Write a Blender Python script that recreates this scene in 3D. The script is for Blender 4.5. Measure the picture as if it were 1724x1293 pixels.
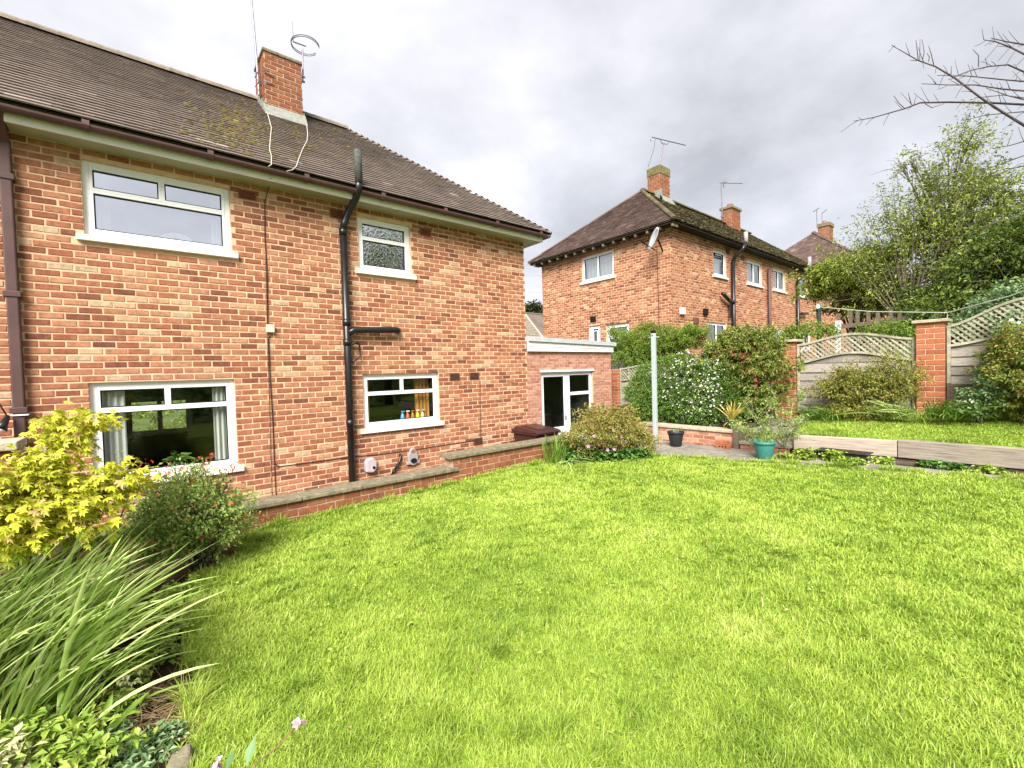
import bpy, math, random
import numpy as np
from mathutils import Vector, Matrix

for o in list(bpy.data.objects):
    bpy.data.objects.remove(o, do_unlink=True)
scene = bpy.context.scene
col = scene.collection
rng = np.random.default_rng(7)
random.seed(7)

# ------------------------------------------------------------------ camera
FPX = 753.25
CAM = np.array([0.0, 0.0, 1.6])
def cam_rows(yaw, pitch, roll):
    cy, sy = math.cos(yaw), math.sin(yaw)
    f = np.array([sy*math.cos(pitch), cy*math.cos(pitch), -math.sin(pitch)])
    r = np.array([cy, -sy, 0.0]); d = np.cross(f, r)
    c, s = math.cos(roll), math.sin(roll)
    return np.array([c*r+s*d, -s*r+c*d, f])
CM = cam_rows(math.radians(39.595), math.radians(1.5076), math.radians(1.6198))
def PX(x, y, X=None, Y=None, Z=None, D=None):
    """photo pixel -> point on the plane X=, Y=, Z= or at depth D"""
    r = CM.T @ np.array([(x-862)/FPX, (y-646.5)/FPX, 1.0])
    if X is not None: k = (X-CAM[0])/r[0]
    elif Y is not None: k = (Y-CAM[1])/r[1]
    elif Z is not None: k = (Z-CAM[2])/r[2]
    else: k = D
    return CAM + k*r
cam = bpy.data.cameras.new('camera')
cam.sensor_fit = 'HORIZONTAL'; cam.sensor_width = 36.0
cam.lens = 36.0*FPX/1724.0
cam.clip_start = 0.05; cam.clip_end = 2000
camo = bpy.data.objects.new('camera', cam); col.objects.link(camo)
mw = Matrix.Identity(4)
for i in range(3):
    mw[i][0] = CM[0][i]; mw[i][1] = -CM[1][i]; mw[i][2] = -CM[2][i]; mw[i][3] = CAM[i]
camo.matrix_world = mw
scene.camera = camo
scene.render.resolution_x = 1024; scene.render.resolution_y = 768

# ------------------------------------------------------------------ sky, sun, exposure
SUN_AZ = math.radians(228)      # compass bearing of the sun from +Y, clockwise
SUN_EL = math.radians(43)
world = bpy.data.worlds.new('World'); scene.world = world; world.use_nodes = True
nt = world.node_tree; nt.nodes.clear()
N = nt.nodes.new
def wl(a, b): nt.links.new(a, b)
out = N('ShaderNodeOutputWorld'); bg = N('ShaderNodeBackground')
bg.inputs['Strength'].default_value = 0.1
sky = N('ShaderNodeTexSky'); sky.sky_type = 'NISHITA'; sky.sun_disc = False
sky.sun_elevation = SUN_EL; sky.sun_rotation = SUN_AZ
tc = N('ShaderNodeTexCoord'); sep = N('ShaderNodeSeparateXYZ'); wl(tc.outputs['Generated'], sep.inputs[0])
mx = N('ShaderNodeMath'); mx.operation = 'MAXIMUM'; mx.inputs[1].default_value = 0.0; wl(sep.outputs['Z'], mx.inputs[0])
ad = N('ShaderNodeMath'); ad.operation = 'ADD'; ad.inputs[1].default_value = 0.32; wl(mx.outputs[0], ad.inputs[0])
dx = N('ShaderNodeMath'); dx.operation = 'DIVIDE'; wl(sep.outputs['X'], dx.inputs[0]); wl(ad.outputs[0], dx.inputs[1])
dy = N('ShaderNodeMath'); dy.operation = 'DIVIDE'; wl(sep.outputs['Y'], dy.inputs[0]); wl(ad.outputs[0], dy.inputs[1])
cmb = N('ShaderNodeCombineXYZ'); wl(dx.outputs[0], cmb.inputs[0]); wl(dy.outputs[0], cmb.inputs[1]); cmb.inputs[2].default_value = 3.1
n1 = N('ShaderNodeTexNoise'); n1.inputs['Scale'].default_value = 1.45; n1.inputs['Detail'].default_value = 7.0
n1.inputs['Roughness'].default_value = 0.56; n1.inputs['Distortion'].default_value = 0.12
wl(cmb.outputs[0], n1.inputs['Vector'])
rp = N('ShaderNodeValToRGB')
els = rp.color_ramp.elements
els[0].position = 0.30; els[0].color = (0.56, 0.56, 0.58, 1)
els[1].position = 0.70; els[1].color = (1.20, 1.18, 1.24, 1)
e = els.new(0.44); e.color = (0.76, 0.76, 0.79, 1)
e = els.new(0.56); e.color = (0.95, 0.94, 0.985, 1)
wl(n1.outputs['Fac'], rp.inputs[0])
sc = N('ShaderNodeMix'); sc.data_type = 'RGBA'; sc.blend_type = 'MULTIPLY'; sc.inputs['Factor'].default_value = 1.0
wl(rp.outputs[0], sc.inputs['A']); sc.inputs['B'].default_value = (1.40, 1.40, 1.40, 1)
mixn = N('ShaderNodeMix'); mixn.data_type = 'RGBA'; mixn.inputs['Factor'].default_value = 0.04
wl(sc.outputs['Result'], mixn.inputs['A']); wl(sky.outputs[0], mixn.inputs['B'])
wl(mixn.outputs['Result'], bg.inputs['Color']); wl(bg.outputs[0], out.inputs[0])

sl = bpy.data.lights.new('sun', 'SUN'); sl.energy = 1.5; sl.angle = math.radians(32); sl.color = (1.0, 0.965, 0.91)
so = bpy.data.objects.new('sun', sl); col.objects.link(so)
sd = Vector((math.sin(SUN_AZ)*math.cos(SUN_EL), math.cos(SUN_AZ)*math.cos(SUN_EL), math.sin(SUN_EL)))
so.rotation_euler = sd.to_track_quat('Z', 'Y').to_euler(); so.location = (0, -10, 20)
scene.view_settings.view_transform = 'Standard'; scene.view_settings.look = 'None'
scene.view_settings.exposure = 2.78; scene.view_settings.gamma = 1.0
scene.view_settings.use_curve_mapping = False

# ------------------------------------------------------------------ materials
MATS = {}
def ramp_node(nt, stops, interp='LINEAR'):
    r = nt.nodes.new('ShaderNodeValToRGB'); r.color_ramp.interpolation = interp
    el = r.color_ramp.elements
    while len(el) > 1: el.remove(el[-1])
    el[0].position = stops[0][0]; el[0].color = (*stops[0][1], 1)
    for p, c in stops[1:]:
        q = el.new(p); q.color = (*c, 1)
    return r
def mat(name, stops, noise=0.0, amt=0.25, rough=0.7, bump=0.0, bscale=60.0, spec=0.3, trans=0.0, attr=None,
        patches=None, metal=0.0, stretch=None, detail=4.0, coat=0.0):
    """colour by a random number per piece (object and mesh island), multiplied by a world-space noise;
    patches = (scale, threshold, colour, strength) lays stains with a shape of their own over it"""
    if name in MATS: return MATS[name]
    m = bpy.data.materials.new(name); m.use_nodes = True; MATS[name] = m
    nt = m.node_tree; nd = nt.nodes; L = nt.links.new
    bs = nd['Principled BSDF']; out = nd['Material Output']
    geo = nd.new('ShaderNodeNewGeometry')
    if len(stops) == 1 or isinstance(stops[0], float):
        c = stops if isinstance(stops[0], float) else stops[0]
        rgb = nd.new('ShaderNodeRGB'); rgb.outputs[0].default_value = (*c, 1); cur = rgb.outputs[0]
    else:
        r = ramp_node(nt, stops)
        if attr:
            a = nd.new('ShaderNodeAttribute'); a.attribute_name = attr; L(a.outputs['Fac'], r.inputs[0])
        else:
            oi = nd.new('ShaderNodeObjectInfo'); s = nd.new('ShaderNodeMath'); s.operation = 'ADD'
            L(oi.outputs['Random'], s.inputs[0]); L(geo.outputs['Random Per Island'], s.inputs[1])
            f = nd.new('ShaderNodeMath'); f.operation = 'FRACT'; L(s.outputs[0], f.inputs[0]); L(f.outputs[0], r.inputs[0])
        cur = r.outputs[0]
    vec = geo.outputs['Position']
    if stretch:
        mp = nd.new('ShaderNodeMapping'); mp.inputs['Scale'].default_value = stretch
        L(vec, mp.inputs['Vector']); vec = mp.outputs['Vector']
    if noise > 0:
        n = nd.new('ShaderNodeTexNoise'); n.inputs['Scale'].default_value = noise; n.inputs['Detail'].default_value = detail
        L(vec, n.inputs['Vector'])
        mr = nd.new('ShaderNodeMapRange'); mr.inputs['From Min'].default_value = 0.25; mr.inputs['From Max'].default_value = 0.75
        mr.inputs['To Min'].default_value = 1-amt; mr.inputs['To Max'].default_value = 1+amt
        L(n.outputs['Fac'], mr.inputs['Value'])
        mu = nd.new('ShaderNodeVectorMath'); mu.operation = 'SCALE'
        L(cur, mu.inputs[0]); L(mr.outputs['Result'], mu.inputs['Scale']); cur = mu.outputs['Vector']
    for pt in (patches or []):
        n = nd.new('ShaderNodeTexNoise'); n.inputs['Scale'].default_value = pt[0]; n.inputs['Detail'].default_value = 6.0
        n.inputs['Roughness'].default_value = 0.65
        L(vec, n.inputs['Vector'])
        mr = nd.new('ShaderNodeMapRange'); mr.inputs['From Min'].default_value = pt[1]; mr.inputs['From Max'].default_value = pt[1]+0.12
        mr.inputs['To Max'].default_value = pt[3]; L(n.outputs['Fac'], mr.inputs['Value'])
        mm = nd.new('ShaderNodeMix'); mm.data_type = 'RGBA'; L(mr.outputs['Result'], mm.inputs['Factor'])
        L(cur, mm.inputs['A']); mm.inputs['B'].default_value = (*pt[2], 1); cur = mm.outputs['Result']
    L(cur, bs.inputs['Base Color'])
    bs.inputs['Roughness'].default_value = rough; bs.inputs['Specular IOR Level'].default_value = spec
    bs.inputs['Metallic'].default_value = metal
    if coat: bs.inputs['Coat Weight'].default_value = coat
    if bump > 0:
        n = nd.new('ShaderNodeTexNoise'); n.inputs['Scale'].default_value = bscale; n.inputs['Detail'].default_value = 5.0
        L(vec, n.inputs['Vector'])
        b = nd.new('ShaderNodeBump'); b.inputs['Strength'].default_value = bump; b.inputs['Distance'].default_value = 0.01
        L(n.outputs['Fac'], b.inputs['Height']); L(b.outputs['Normal'], bs.inputs['Normal'])
    if trans > 0:
        t = nd.new('ShaderNodeBsdfTranslucent'); L(cur, t.inputs['Color'])
        mxs = nd.new('ShaderNodeMixShader'); mxs.inputs[0].default_value = trans
        L(bs.outputs[0], mxs.inputs[1]); L(t.outputs[0], mxs.inputs[2]); L(mxs.outputs[0], out.inputs['Surface'])
    return m
def glass(name, refl, tint=(0.9, 0.93, 0.92), rough=0.0, bump=0.0):
    m = bpy.data.materials.new(name); m.use_nodes = True; MATS[name] = m
    nt = m.node_tree; nd = nt.nodes; L = nt.links.new; nd.remove(nd['Principled BSDF'])
    tr = nd.new('ShaderNodeBsdfTransparent'); tr.inputs[0].default_value = (*tint, 1)
    gl = nd.new('ShaderNodeBsdfGlossy'); gl.inputs['Roughness'].default_value = rough; gl.inputs['Color'].default_value = (0.95, 0.97, 1, 1)
    lw = nd.new('ShaderNodeLayerWeight'); lw.inputs['Blend'].default_value = 0.5
    pw = nd.new('ShaderNodeMath'); pw.operation = 'POWER'; pw.inputs[1].default_value = 4.0; L(lw.outputs['Facing'], pw.inputs[0])
    mr = nd.new('ShaderNodeMapRange'); mr.inputs['To Min'].default_value = refl; mr.inputs['To Max'].default_value = 1.0
    L(pw.outputs[0], mr.inputs['Value'])
    mi = nd.new('ShaderNodeMixShader'); L(mr.outputs['Result'], mi.inputs[0]); L(tr.outputs[0], mi.inputs[1]); L(gl.outputs[0], mi.inputs[2])
    if bump > 0:
        geo = nd.new('ShaderNodeNewGeometry')
        n = nd.new('ShaderNodeTexNoise'); n.inputs['Scale'].default_value = 30.0; L(geo.outputs['Position'], n.inputs['Vector'])
        b = nd.new('ShaderNodeBump'); b.inputs['Strength'].default_value = bump; b.inputs['Distance'].default_value = 0.01
        L(n.outputs['Fac'], b.inputs['Height']); L(b.outputs['Normal'], gl.inputs['Normal'])
    L(mi.outputs[0], nd['Material Output'].inputs['Surface'])
    return m

BRICK = [(0.0, (0.255, 0.090, 0.050)), (0.09, (0.165, 0.062, 0.037)), (0.15, (0.275, 0.099, 0.051)), (0.45, (0.325, 0.130, 0.069)), (0.70, (0.400, 0.190, 0.104)),
         (0.84, (0.350, 0.146, 0.078)), (0.92, (0.445, 0.248, 0.140)), (0.965, (0.500, 0.335, 0.205)), (0.985, (0.410, 0.295, 0.185)), (1.0, (0.29, 0.108, 0.056))]
M_brick = mat('house_brick', BRICK, noise=22, amt=0.28, rough=0.85, bump=0.5, bscale=120, spec=0.2, patches=[(7.0, 0.66, (0.50, 0.31, 0.18), 0.5), (0.9, 0.60, (0.20, 0.095, 0.055), 0.22)])
M_mortar = mat('house_mortar', (0.64, 0.435, 0.280), noise=9, amt=0.16, rough=0.95, bump=0.4, bscale=160, spec=0.1, patches=[(1.1, 0.58, (0.44, 0.27, 0.165), 0.35)])
M_brick2 = mat('extension_brick', [(0, (0.33, 0.145, 0.098)), (0.5, (0.40, 0.195, 0.130)), (0.85, (0.46, 0.265, 0.180)), (1, (0.30, 0.130, 0.09))], noise=26, amt=0.2, rough=0.85, bump=0.4, bscale=120, spec=0.2)
M_mortar2 = mat('extension_mortar', (0.55, 0.345, 0.24), noise=9, amt=0.14, rough=0.95, bump=0.3, bscale=160, spec=0.1)
M_gbrick = mat('garden_brick', [(0, (0.20, 0.072, 0.036)), (0.5, (0.25, 0.088, 0.044)), (0.8, (0.30, 0.122, 0.060)), (1, (0.17, 0.068, 0.038))], noise=20, amt=0.3, rough=0.85, bump=0.5, bscale=120, spec=0.2, patches=[(9, 0.62, (0.14, 0.08, 0.05), 0.5)])
M_gmortar = mat('garden_mortar', (0.42, 0.30, 0.20), noise=9, amt=0.25, rough=0.95, bump=0.4, bscale=160, spec=0.1)
M_pbrick = mat('pillar_brick', [(0, (0.38, 0.122, 0.058)), (0.6, (0.44, 0.160, 0.078)), (1, (0.32, 0.100, 0.050))], noise=20, amt=0.2, rough=0.85, bump=0.4, bscale=120, spec=0.2)
M_pmortar = mat('pillar_mortar', (0.58, 0.42, 0.28), noise=9, amt=0.15, rough=0.95, spec=0.1)
M_lowbrick = mat('low_wall_brick', [(0, (0.32, 0.115, 0.07)), (0.35, (0.42, 0.20, 0.13)), (0.6, (0.52, 0.34, 0.24)), (0.85, (0.30, 0.10, 0.06)), (1, (0.45, 0.24, 0.16))], noise=18, amt=0.25, rough=0.88, bump=0.4, bscale=100, spec=0.15)
M_coping = mat('weathered_coping', (0.19, 0.165, 0.11), noise=14, amt=0.4, rough=0.95, bump=0.8, bscale=60, spec=0.1, patches=[(16, 0.60, (0.36, 0.31, 0.20), 0.6), (6, 0.58, (0.10, 0.095, 0.05), 0.6)])
M_stone = mat('pale_stone', (0.42, 0.36, 0.26), noise=12, amt=0.3, rough=0.95, bump=0.6, bscale=60, spec=0.1, patches=[(9, 0.6, (0.25, 0.21, 0.14), 0.5)])
M_concrete = mat('paving_concrete', [(0, (0.20, 0.18, 0.15)), (1, (0.27, 0.245, 0.205))], noise=7, amt=0.35, rough=0.95, bump=0.6, bscale=60, spec=0.1, patches=[(5, 0.60, (0.12, 0.115, 0.08), 0.6)])
M_tile = mat('roof_tile', [(0, (0.128, 0.100, 0.085)), (0.5, (0.145, 0.113, 0.096)), (0.9, (0.165, 0.130, 0.110)), (0.985, (0.140, 0.112, 0.096)), (1.0, (0.36, 0.30, 0.26))], noise=0.9, amt=0.22, rough=0.9, bump=0.5, bscale=90, spec=0.15, patches=[(2.2, 0.60, (0.165, 0.145, 0.085), 0.55)])
M_ridge = mat('ridge_tile', [(0, (0.20, 0.165, 0.135)), (1, (0.25, 0.205, 0.165))], noise=10, amt=0.3, rough=0.95, bump=0.5, bscale=60, spec=0.1, patches=[(5, 0.6, (0.30, 0.26, 0.18), 0.5)])
M_tile_red = mat('red_brown_tile', [(0, (0.092, 0.060, 0.051)), (0.5, (0.118, 0.078, 0.066)), (0.9, (0.142, 0.097, 0.083)), (1, (0.20, 0.155, 0.135))], noise=1.6, amt=0.3, rough=0.9, spec=0.15, patches=[(2.0, 0.63, (0.20, 0.14, 0.115), 0.5)])
M_tile_moss = mat('mossy_tile', [(0, (0.075, 0.062, 0.038)), (0.6, (0.105, 0.088, 0.050)), (1, (0.135, 0.108, 0.065))], noise=1.5, amt=0.35, rough=0.95, spec=0.1, patches=[(1.3, 0.54, (0.150, 0.145, 0.045), 0.75), (4, 0.62, (0.20, 0.18, 0.07), 0.5)])
M_moss = mat('moss', [(0, (0.085, 0.070, 0.022)), (0.5, (0.115, 0.096, 0.03)), (0.8, (0.055, 0.047, 0.02)), (1, (0.15, 0.085, 0.042))], noise=30, amt=0.3, rough=1.0, bump=0.5, bscale=200, spec=0.05)
M_white = mat('white_upvc', (0.80, 0.80, 0.79), noise=3, amt=0.03, rough=0.35, spec=0.5)
M_whitepaint = mat('white_paint', (0.74, 0.72, 0.66), noise=4, amt=0.08, rough=0.6, spec=0.3, patches=[(5, 0.70, (0.42, 0.41, 0.27), 0.3)])
M_fascia = mat('fascia_paint', (0.80, 0.775, 0.74), noise=4, amt=0.05, rough=0.5, spec=0.3)
M_soffit = mat('soffit_board', (0.36, 0.355, 0.25), noise=3, amt=0.15, rough=0.7, patches=[(2.5, 0.55, (0.35, 0.35, 0.20), 0.6)])
M_gasket = mat('black_gasket', (0.012, 0.012, 0.013), rough=0.5)
M_brownp = mat('brown_plastic', (0.085, 0.043, 0.038), noise=5, amt=0.2, rough=0.55, spec=0.4)
M_blackp = mat('black_plastic_pipe', (0.008, 0.008, 0.009), noise=8, amt=0.3, rough=0.35, spec=0.5)
M_oldpipe = mat('weathered_pipe', (0.075, 0.08, 0.07), noise=30, amt=0.5, rough=0.8, patches=[(20, 0.6, (0.2, 0.19, 0.14), 0.6)])
M_black = mat('black_pot', (0.018, 0.018, 0.020), noise=10, amt=0.3, rough=0.55, spec=0.4)
M_teal = mat('teal_pot', (0.04, 0.185, 0.155), noise=8, amt=0.15, rough=0.45, spec=0.4, patches=[(7, 0.66, (0.10, 0.24, 0.18), 0.5)])
M_lead = mat('lead_flashing', (0.22, 0.225, 0.195), noise=14, amt=0.3, rough=0.7, patches=[(9, 0.58, (0.32, 0.31, 0.24), 0.5)])
M_grey = mat('grey_plastic', (0.30, 0.29, 0.28), noise=6, amt=0.1, rough=0.55)
M_lilac = mat('pale_lilac_plastic', (0.42, 0.36, 0.39), noise=6, amt=0.08, rough=0.6)
M_cream = mat('cream_plastic', (0.62, 0.57, 0.42), noise=6, amt=0.08, rough=0.6)
M_metal = mat('aerial_metal', (0.23, 0.20, 0.24), noise=8, amt=0.2, rough=0.45, metal=0.6)
M_galv = mat('galvanised_post', (0.36, 0.42, 0.41), noise=12, amt=0.1, rough=0.5, spec=0.4)
M_terra = mat('terracotta_vent', (0.24, 0.075, 0.035), noise=20, amt=0.2, rough=0.85)
M_ventdark = mat('vent_brown', (0.13, 0.055, 0.035), noise=20, amt=0.2, rough=0.85)
M_dark = mat('dark_void', (0.006, 0.006, 0.006), rough=1.0)
M_felt = mat('grey_roof_trim', (0.40, 0.42, 0.42), noise=5, amt=0.12, rough=0.7)
M_bin = mat('maroon_bin_plastic', (0.040, 0.012, 0.011), noise=6, amt=0.15, rough=0.35, spec=0.5)
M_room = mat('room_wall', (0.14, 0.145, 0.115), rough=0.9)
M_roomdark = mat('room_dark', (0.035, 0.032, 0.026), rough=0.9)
M_curtain = mat('pale_curtain', (0.78, 0.80, 0.74), noise=3, amt=0.05, rough=0.9, trans=0.45)
M_curtain_o = mat('orange_curtain', (0.55, 0.25, 0.05), noise=7, amt=0.3, rough=0.9, trans=0.15)
M_fence = mat('weathered_fence', [(0, (0.24, 0.21, 0.185)), (0.5, (0.31, 0.275, 0.24)), (1, (0.37, 0.335, 0.28))], noise=8, amt=0.3, rough=0.95, spec=0.1, stretch=(14, 1.5, 9), bump=0.3, bscale=30)
M_lattice = mat('lattice_wood', [(0, (0.28, 0.27, 0.19)), (0.5, (0.36, 0.34, 0.25)), (1, (0.43, 0.41, 0.31))], noise=12, amt=0.25, rough=0.95, spec=0.1)
M_sleeper_new = mat('new_sleeper', (0.41, 0.34, 0.275), noise=5, amt=0.3, rough=0.9, spec=0.15, stretch=(3, 0.8, 12), bump=0.2, bscale=20, patches=[(3, 0.68, (0.38, 0.25, 0.17), 0.5)])
M_sleeper_old = mat('weathered_sleeper', (0.28, 0.235, 0.195), noise=5, amt=0.4, rough=0.95, spec=0.1, stretch=(3, 0.8, 14), bump=0.5, bscale=20, patches=[(2.5, 0.58, (0.15, 0.115, 0.09), 0.7)])
M_sleeper_dark = mat('dark_timber', (0.14, 0.11, 0.08), noise=6, amt=0.4, rough=0.95, spec=0.1, stretch=(3, 0.8, 12), bump=0.4, bscale=20)
M_soil = mat('soil', (0.055, 0.036, 0.024), noise=14, amt=0.5, rough=1.0, bump=1.0, bscale=40, spec=0.05, patches=[(5, 0.56, (0.05, 0.06, 0.018), 0.6)])
M_turf = mat('turf_base', (0.17, 0.235, 0.035), noise=3, amt=0.35, rough=1.0, bump=0.6, bscale=60, spec=0.05, patches=[(2.2, 0.64, (0.24, 0.21, 0.075), 0.5)])
M_earth = mat('far_ground', (0.09, 0.12, 0.035), noise=0.6, amt=0.3, rough=1.0, spec=0.05)
M_bark = mat('bark', [(0, (0.10, 0.08, 0.065)), (1, (0.15, 0.125, 0.10))], noise=18, amt=0.35, rough=0.95, bump=0.5, bscale=40, spec=0.1)
M_twig = mat('dark_twig', [(0, (0.065, 0.052, 0.055)), (1, (0.095, 0.078, 0.075))], noise=10, amt=0.3, rough=0.9, spec=0.1)
M_paletwig = mat('pale_twig', [(0, (0.24, 0.20, 0.15)), (1, (0.33, 0.28, 0.21))], noise=12, amt=0.3, rough=0.9, spec=0.1)
M_line = mat('washing_line', (0.62, 0.66, 0.62), rough=0.6)
M_cable = mat('dark_cable', (0.03, 0.014, 0.014), rough=0.7)
M_palecable = mat('pale_cable', (0.50, 0.46, 0.38), rough=0.7)
GL_low = glass('window_glass', 0.06)
GL_up = glass('upper_window_glass', 0.66, tint=(0.85, 0.88, 0.9))
GL_obs = glass('obscure_glass', 0.70, tint=(0.8, 0.85, 0.84), rough=0.03, bump=0.35)
GL_nb = glass('far_window_glass', 0.30, tint=(0.85, 0.9, 0.9))

def leafmat(name, stops, trans=0.22, rough=0.55, amt=0.2, spec=0.25):
    return mat(name, stops, noise=1.7, amt=amt, rough=rough, trans=trans, spec=spec)
G = lambda r, g, b: (r, g, b)
L_acer2 = leafmat('lime_maple_leaf', [(0, G(.17, .27, .025)), (.5, G(.30, .40, .03)), (1, G(.44, .48, .04))], trans=.3)
L_acer = leafmat('golden_maple_leaf', [(0, G(.42, .46, .03)), (.45, G(.56, .58, .04)), (.85, G(.64, .58, .08)), (.95, G(.66, .45, .20)), (1, G(.36, .43, .03))], trans=.3)
L_sage = leafmat('sage_leaf', [(0, G(.16, .25, .05)), (.6, G(.27, .38, .08)), (1, G(.40, .48, .14))])
L_redfl = leafmat('red_petal', [(0, G(.50, .045, .03)), (.7, G(.62, .10, .07)), (1, G(.66, .26, .16))])
L_strap = leafmat('strap_leaf', [(0, G(.18, .30, .045)), (.4, G(.34, .48, .11)), (.75, G(.50, .60, .22)), (1, G(.60, .65, .30))], trans=.25, rough=.45, spec=.4)
L_ground = leafmat('bed_leaf', [(0, G(.14, .24, .025)), (.5, G(.26, .37, .045)), (1, G(.38, .45, .10))])
L_varieg = leafmat('cream_edged_leaf', [(0, G(.30, .38, .08)), (.5, G(.55, .55, .25)), (1, G(.68, .64, .40))])
L_abelia = leafmat('yellow_green_leaf', [(0, G(.17, .20, .035)), (.4, G(.28, .28, .06)), (.75, G(.38, .35, .10)), (.93, G(.27, .13, .05)), (1, G(.33, .08, .045))])
L_sword = leafmat('sword_leaf', [(0, G(.08, .17, .02)), (.5, G(.15, .27, .035)), (1, G(.24, .35, .06))], rough=.45, spec=.4)
L_ger = leafmat('geranium_leaf', [(0, G(.07, .17, .035)), (.6, G(.12, .25, .05)), (1, G(.20, .33, .08))])
L_pink = leafmat('pink_petal', [(0, G(.60, .25, .50)), (1, G(.72, .42, .62))])
L_pinkpale = leafmat('pale_pink_petal', [(0, G(.74, .42, .58)), (1, G(.82, .60, .68))])
L_hedge = leafmat('hedge_leaf', [(0, G(.07, .15, .025)), (.5, G(.125, .235, .036)), (.85, G(.20, .32, .05)), (1, G(.30, .42, .07))])
L_conif = leafmat('feathery_leaf', [(0, G(.09, .16, .02)), (.5, G(.16, .25, .028)), (1, G(.25, .34, .045))])
L_darkshrub = leafmat('dark_shrub_leaf', [(0, G(.055, .12, .02)), (.6, G(.10, .19, .03)), (1, G(.19, .27, .05))])
L_whitefl = leafmat('white_petal', [(0, G(.78, .78, .66)), (1, G(.80, .80, .74))], trans=.15)
L_yellowfl = leafmat('yellow_petal', [(0, G(.68, .62, .10)), (1, G(.74, .70, .25))], trans=.15)
L_pieris = leafmat('pieris_leaf', [(0, G(.09, .14, .02)), (.5, G(.19, .255, .04)), (.9, G(.35, .38, .10)), (1, G(.32, .12, .05))])
L_redleaf = leafmat('red_leaf', [(0, G(.28, .05, .045)), (1, G(.42, .11, .08))])
L_cord = leafmat('yellow_strap_leaf', [(0, G(.60, .48, .08)), (.7, G(.72, .60, .14)), (1, G(.60, .46, .20))], trans=.15)
L_spirea = leafmat('olive_leaf', [(0, G(.15, .19, .03)), (.5, G(.25, .27, .05)), (.85, G(.36, .34, .08)), (1, G(.38, .20, .08))])
L_rose = leafmat('rose_leaf', [(0, G(.10, .20, .07)), (.6, G(.20, .31, .13)), (1, G(.34, .42, .22))])
L_redbush = leafmat('copper_green_leaf', [(0, G(.11, .17, .025)), (.55, G(.20, .26, .045)), (.82, G(.31, .30, .06)), (1, G(.40, .17, .07))])
L_tree = leafmat('tree_leaf', [(0, G(.12, .17, .03)), (.5, G(.22, .28, .042)), (.85, G(.34, .38, .075)), (1, G(.42, .43, .15))])
L_tree2 = leafmat('bright_tree_leaf', [(0, G(.13, .19, .025)), (.5, G(.23, .30, .036)), (1, G(.36, .41, .065))])
L_brownleaf = leafmat('bronze_leaf', [(0, G(.13, .12, .03)), (.6, G(.20, .17, .05)), (1, G(.22, .24, .06))])
L_ever = leafmat('dark_evergreen_leaf', [(0, G(.045, .08, .015)), (.5, G(.09, .145, .022)), (.85, G(.17, .225, .034)), (1, G(.28, .32, .06))])
L_far = leafmat('far_tree_leaf', [(0, G(.022, .035, .012)), (1, G(.05, .065, .025))])
L_straw = leafmat('strawberry_leaf', [(0, G(.17, .28, .03)), (.6, G(.30, .42, .05)), (1, G(.42, .50, .12))])
M_grass = mat('grass_blade', [(0, (.135, .225, .025)), (.3, (.275, .40, .045)), (.6, (.425, .545, .08)), (.85, (.51, .59, .15)), (1, (.58, .54, .24))], attr='tint', rough=.5, trans=.3, spec=.3)

# ------------------------------------------------------------------ builders
ORG = {}
def link(o, parent=None, loc=None):
    col.objects.link(o)
    if parent is not None:
        o.parent = parent
        o.matrix_parent_inverse = Matrix.Translation(-Vector(ORG.get(parent, (0, 0, 0))))
    if loc is not None: o.location = loc
    ORG[o] = tuple(loc) if loc is not None else (0, 0, 0)
    return o
def tag(o, label=None, cat=None, group=None, kind=None):
    if label: o['label'] = label
    if cat: o['category'] = cat
    if group: o['group'] = group
    if kind: o['kind'] = kind
    return o
def thing(name, loc, label, cat, group=None):
    o = bpy.data.objects.new(name, None); o.empty_display_size = 0.2
    link(o, None, tuple(float(v) for v in loc)); return tag(o, label, cat, group)
def np_mesh(name, V, F, m, smooth=False, attr=None):
    V = np.ascontiguousarray(V, dtype=np.float32); F = np.ascontiguousarray(F, dtype=np.int32)
    me = bpy.data.meshes.new(name); k = F.shape[1]
    me.vertices.add(len(V)); me.vertices.foreach_set('co', V.ravel())
    me.loops.add(F.size); me.loops.foreach_set('vertex_index', F.ravel())
    me.polygons.add(len(F)); me.polygons.foreach_set('loop_start', np.arange(0, F.size, k, dtype=np.int32))
    me.polygons.foreach_set('use_smooth', np.full(len(F), bool(smooth)))
    if attr is not None:
        a = me.attributes.new('tint', 'FLOAT', 'POINT'); a.data.foreach_set('value', np.ascontiguousarray(attr, dtype=np.float32))
    me.update(calc_edges=True)
    if m: me.materials.append(m)
    return me
def np_obj(name, V, F, m, parent=None, smooth=False, attr=None):
    return link(bpy.data.objects.new(name, np_mesh(name, V, F, m, smooth, attr)), parent)

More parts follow.
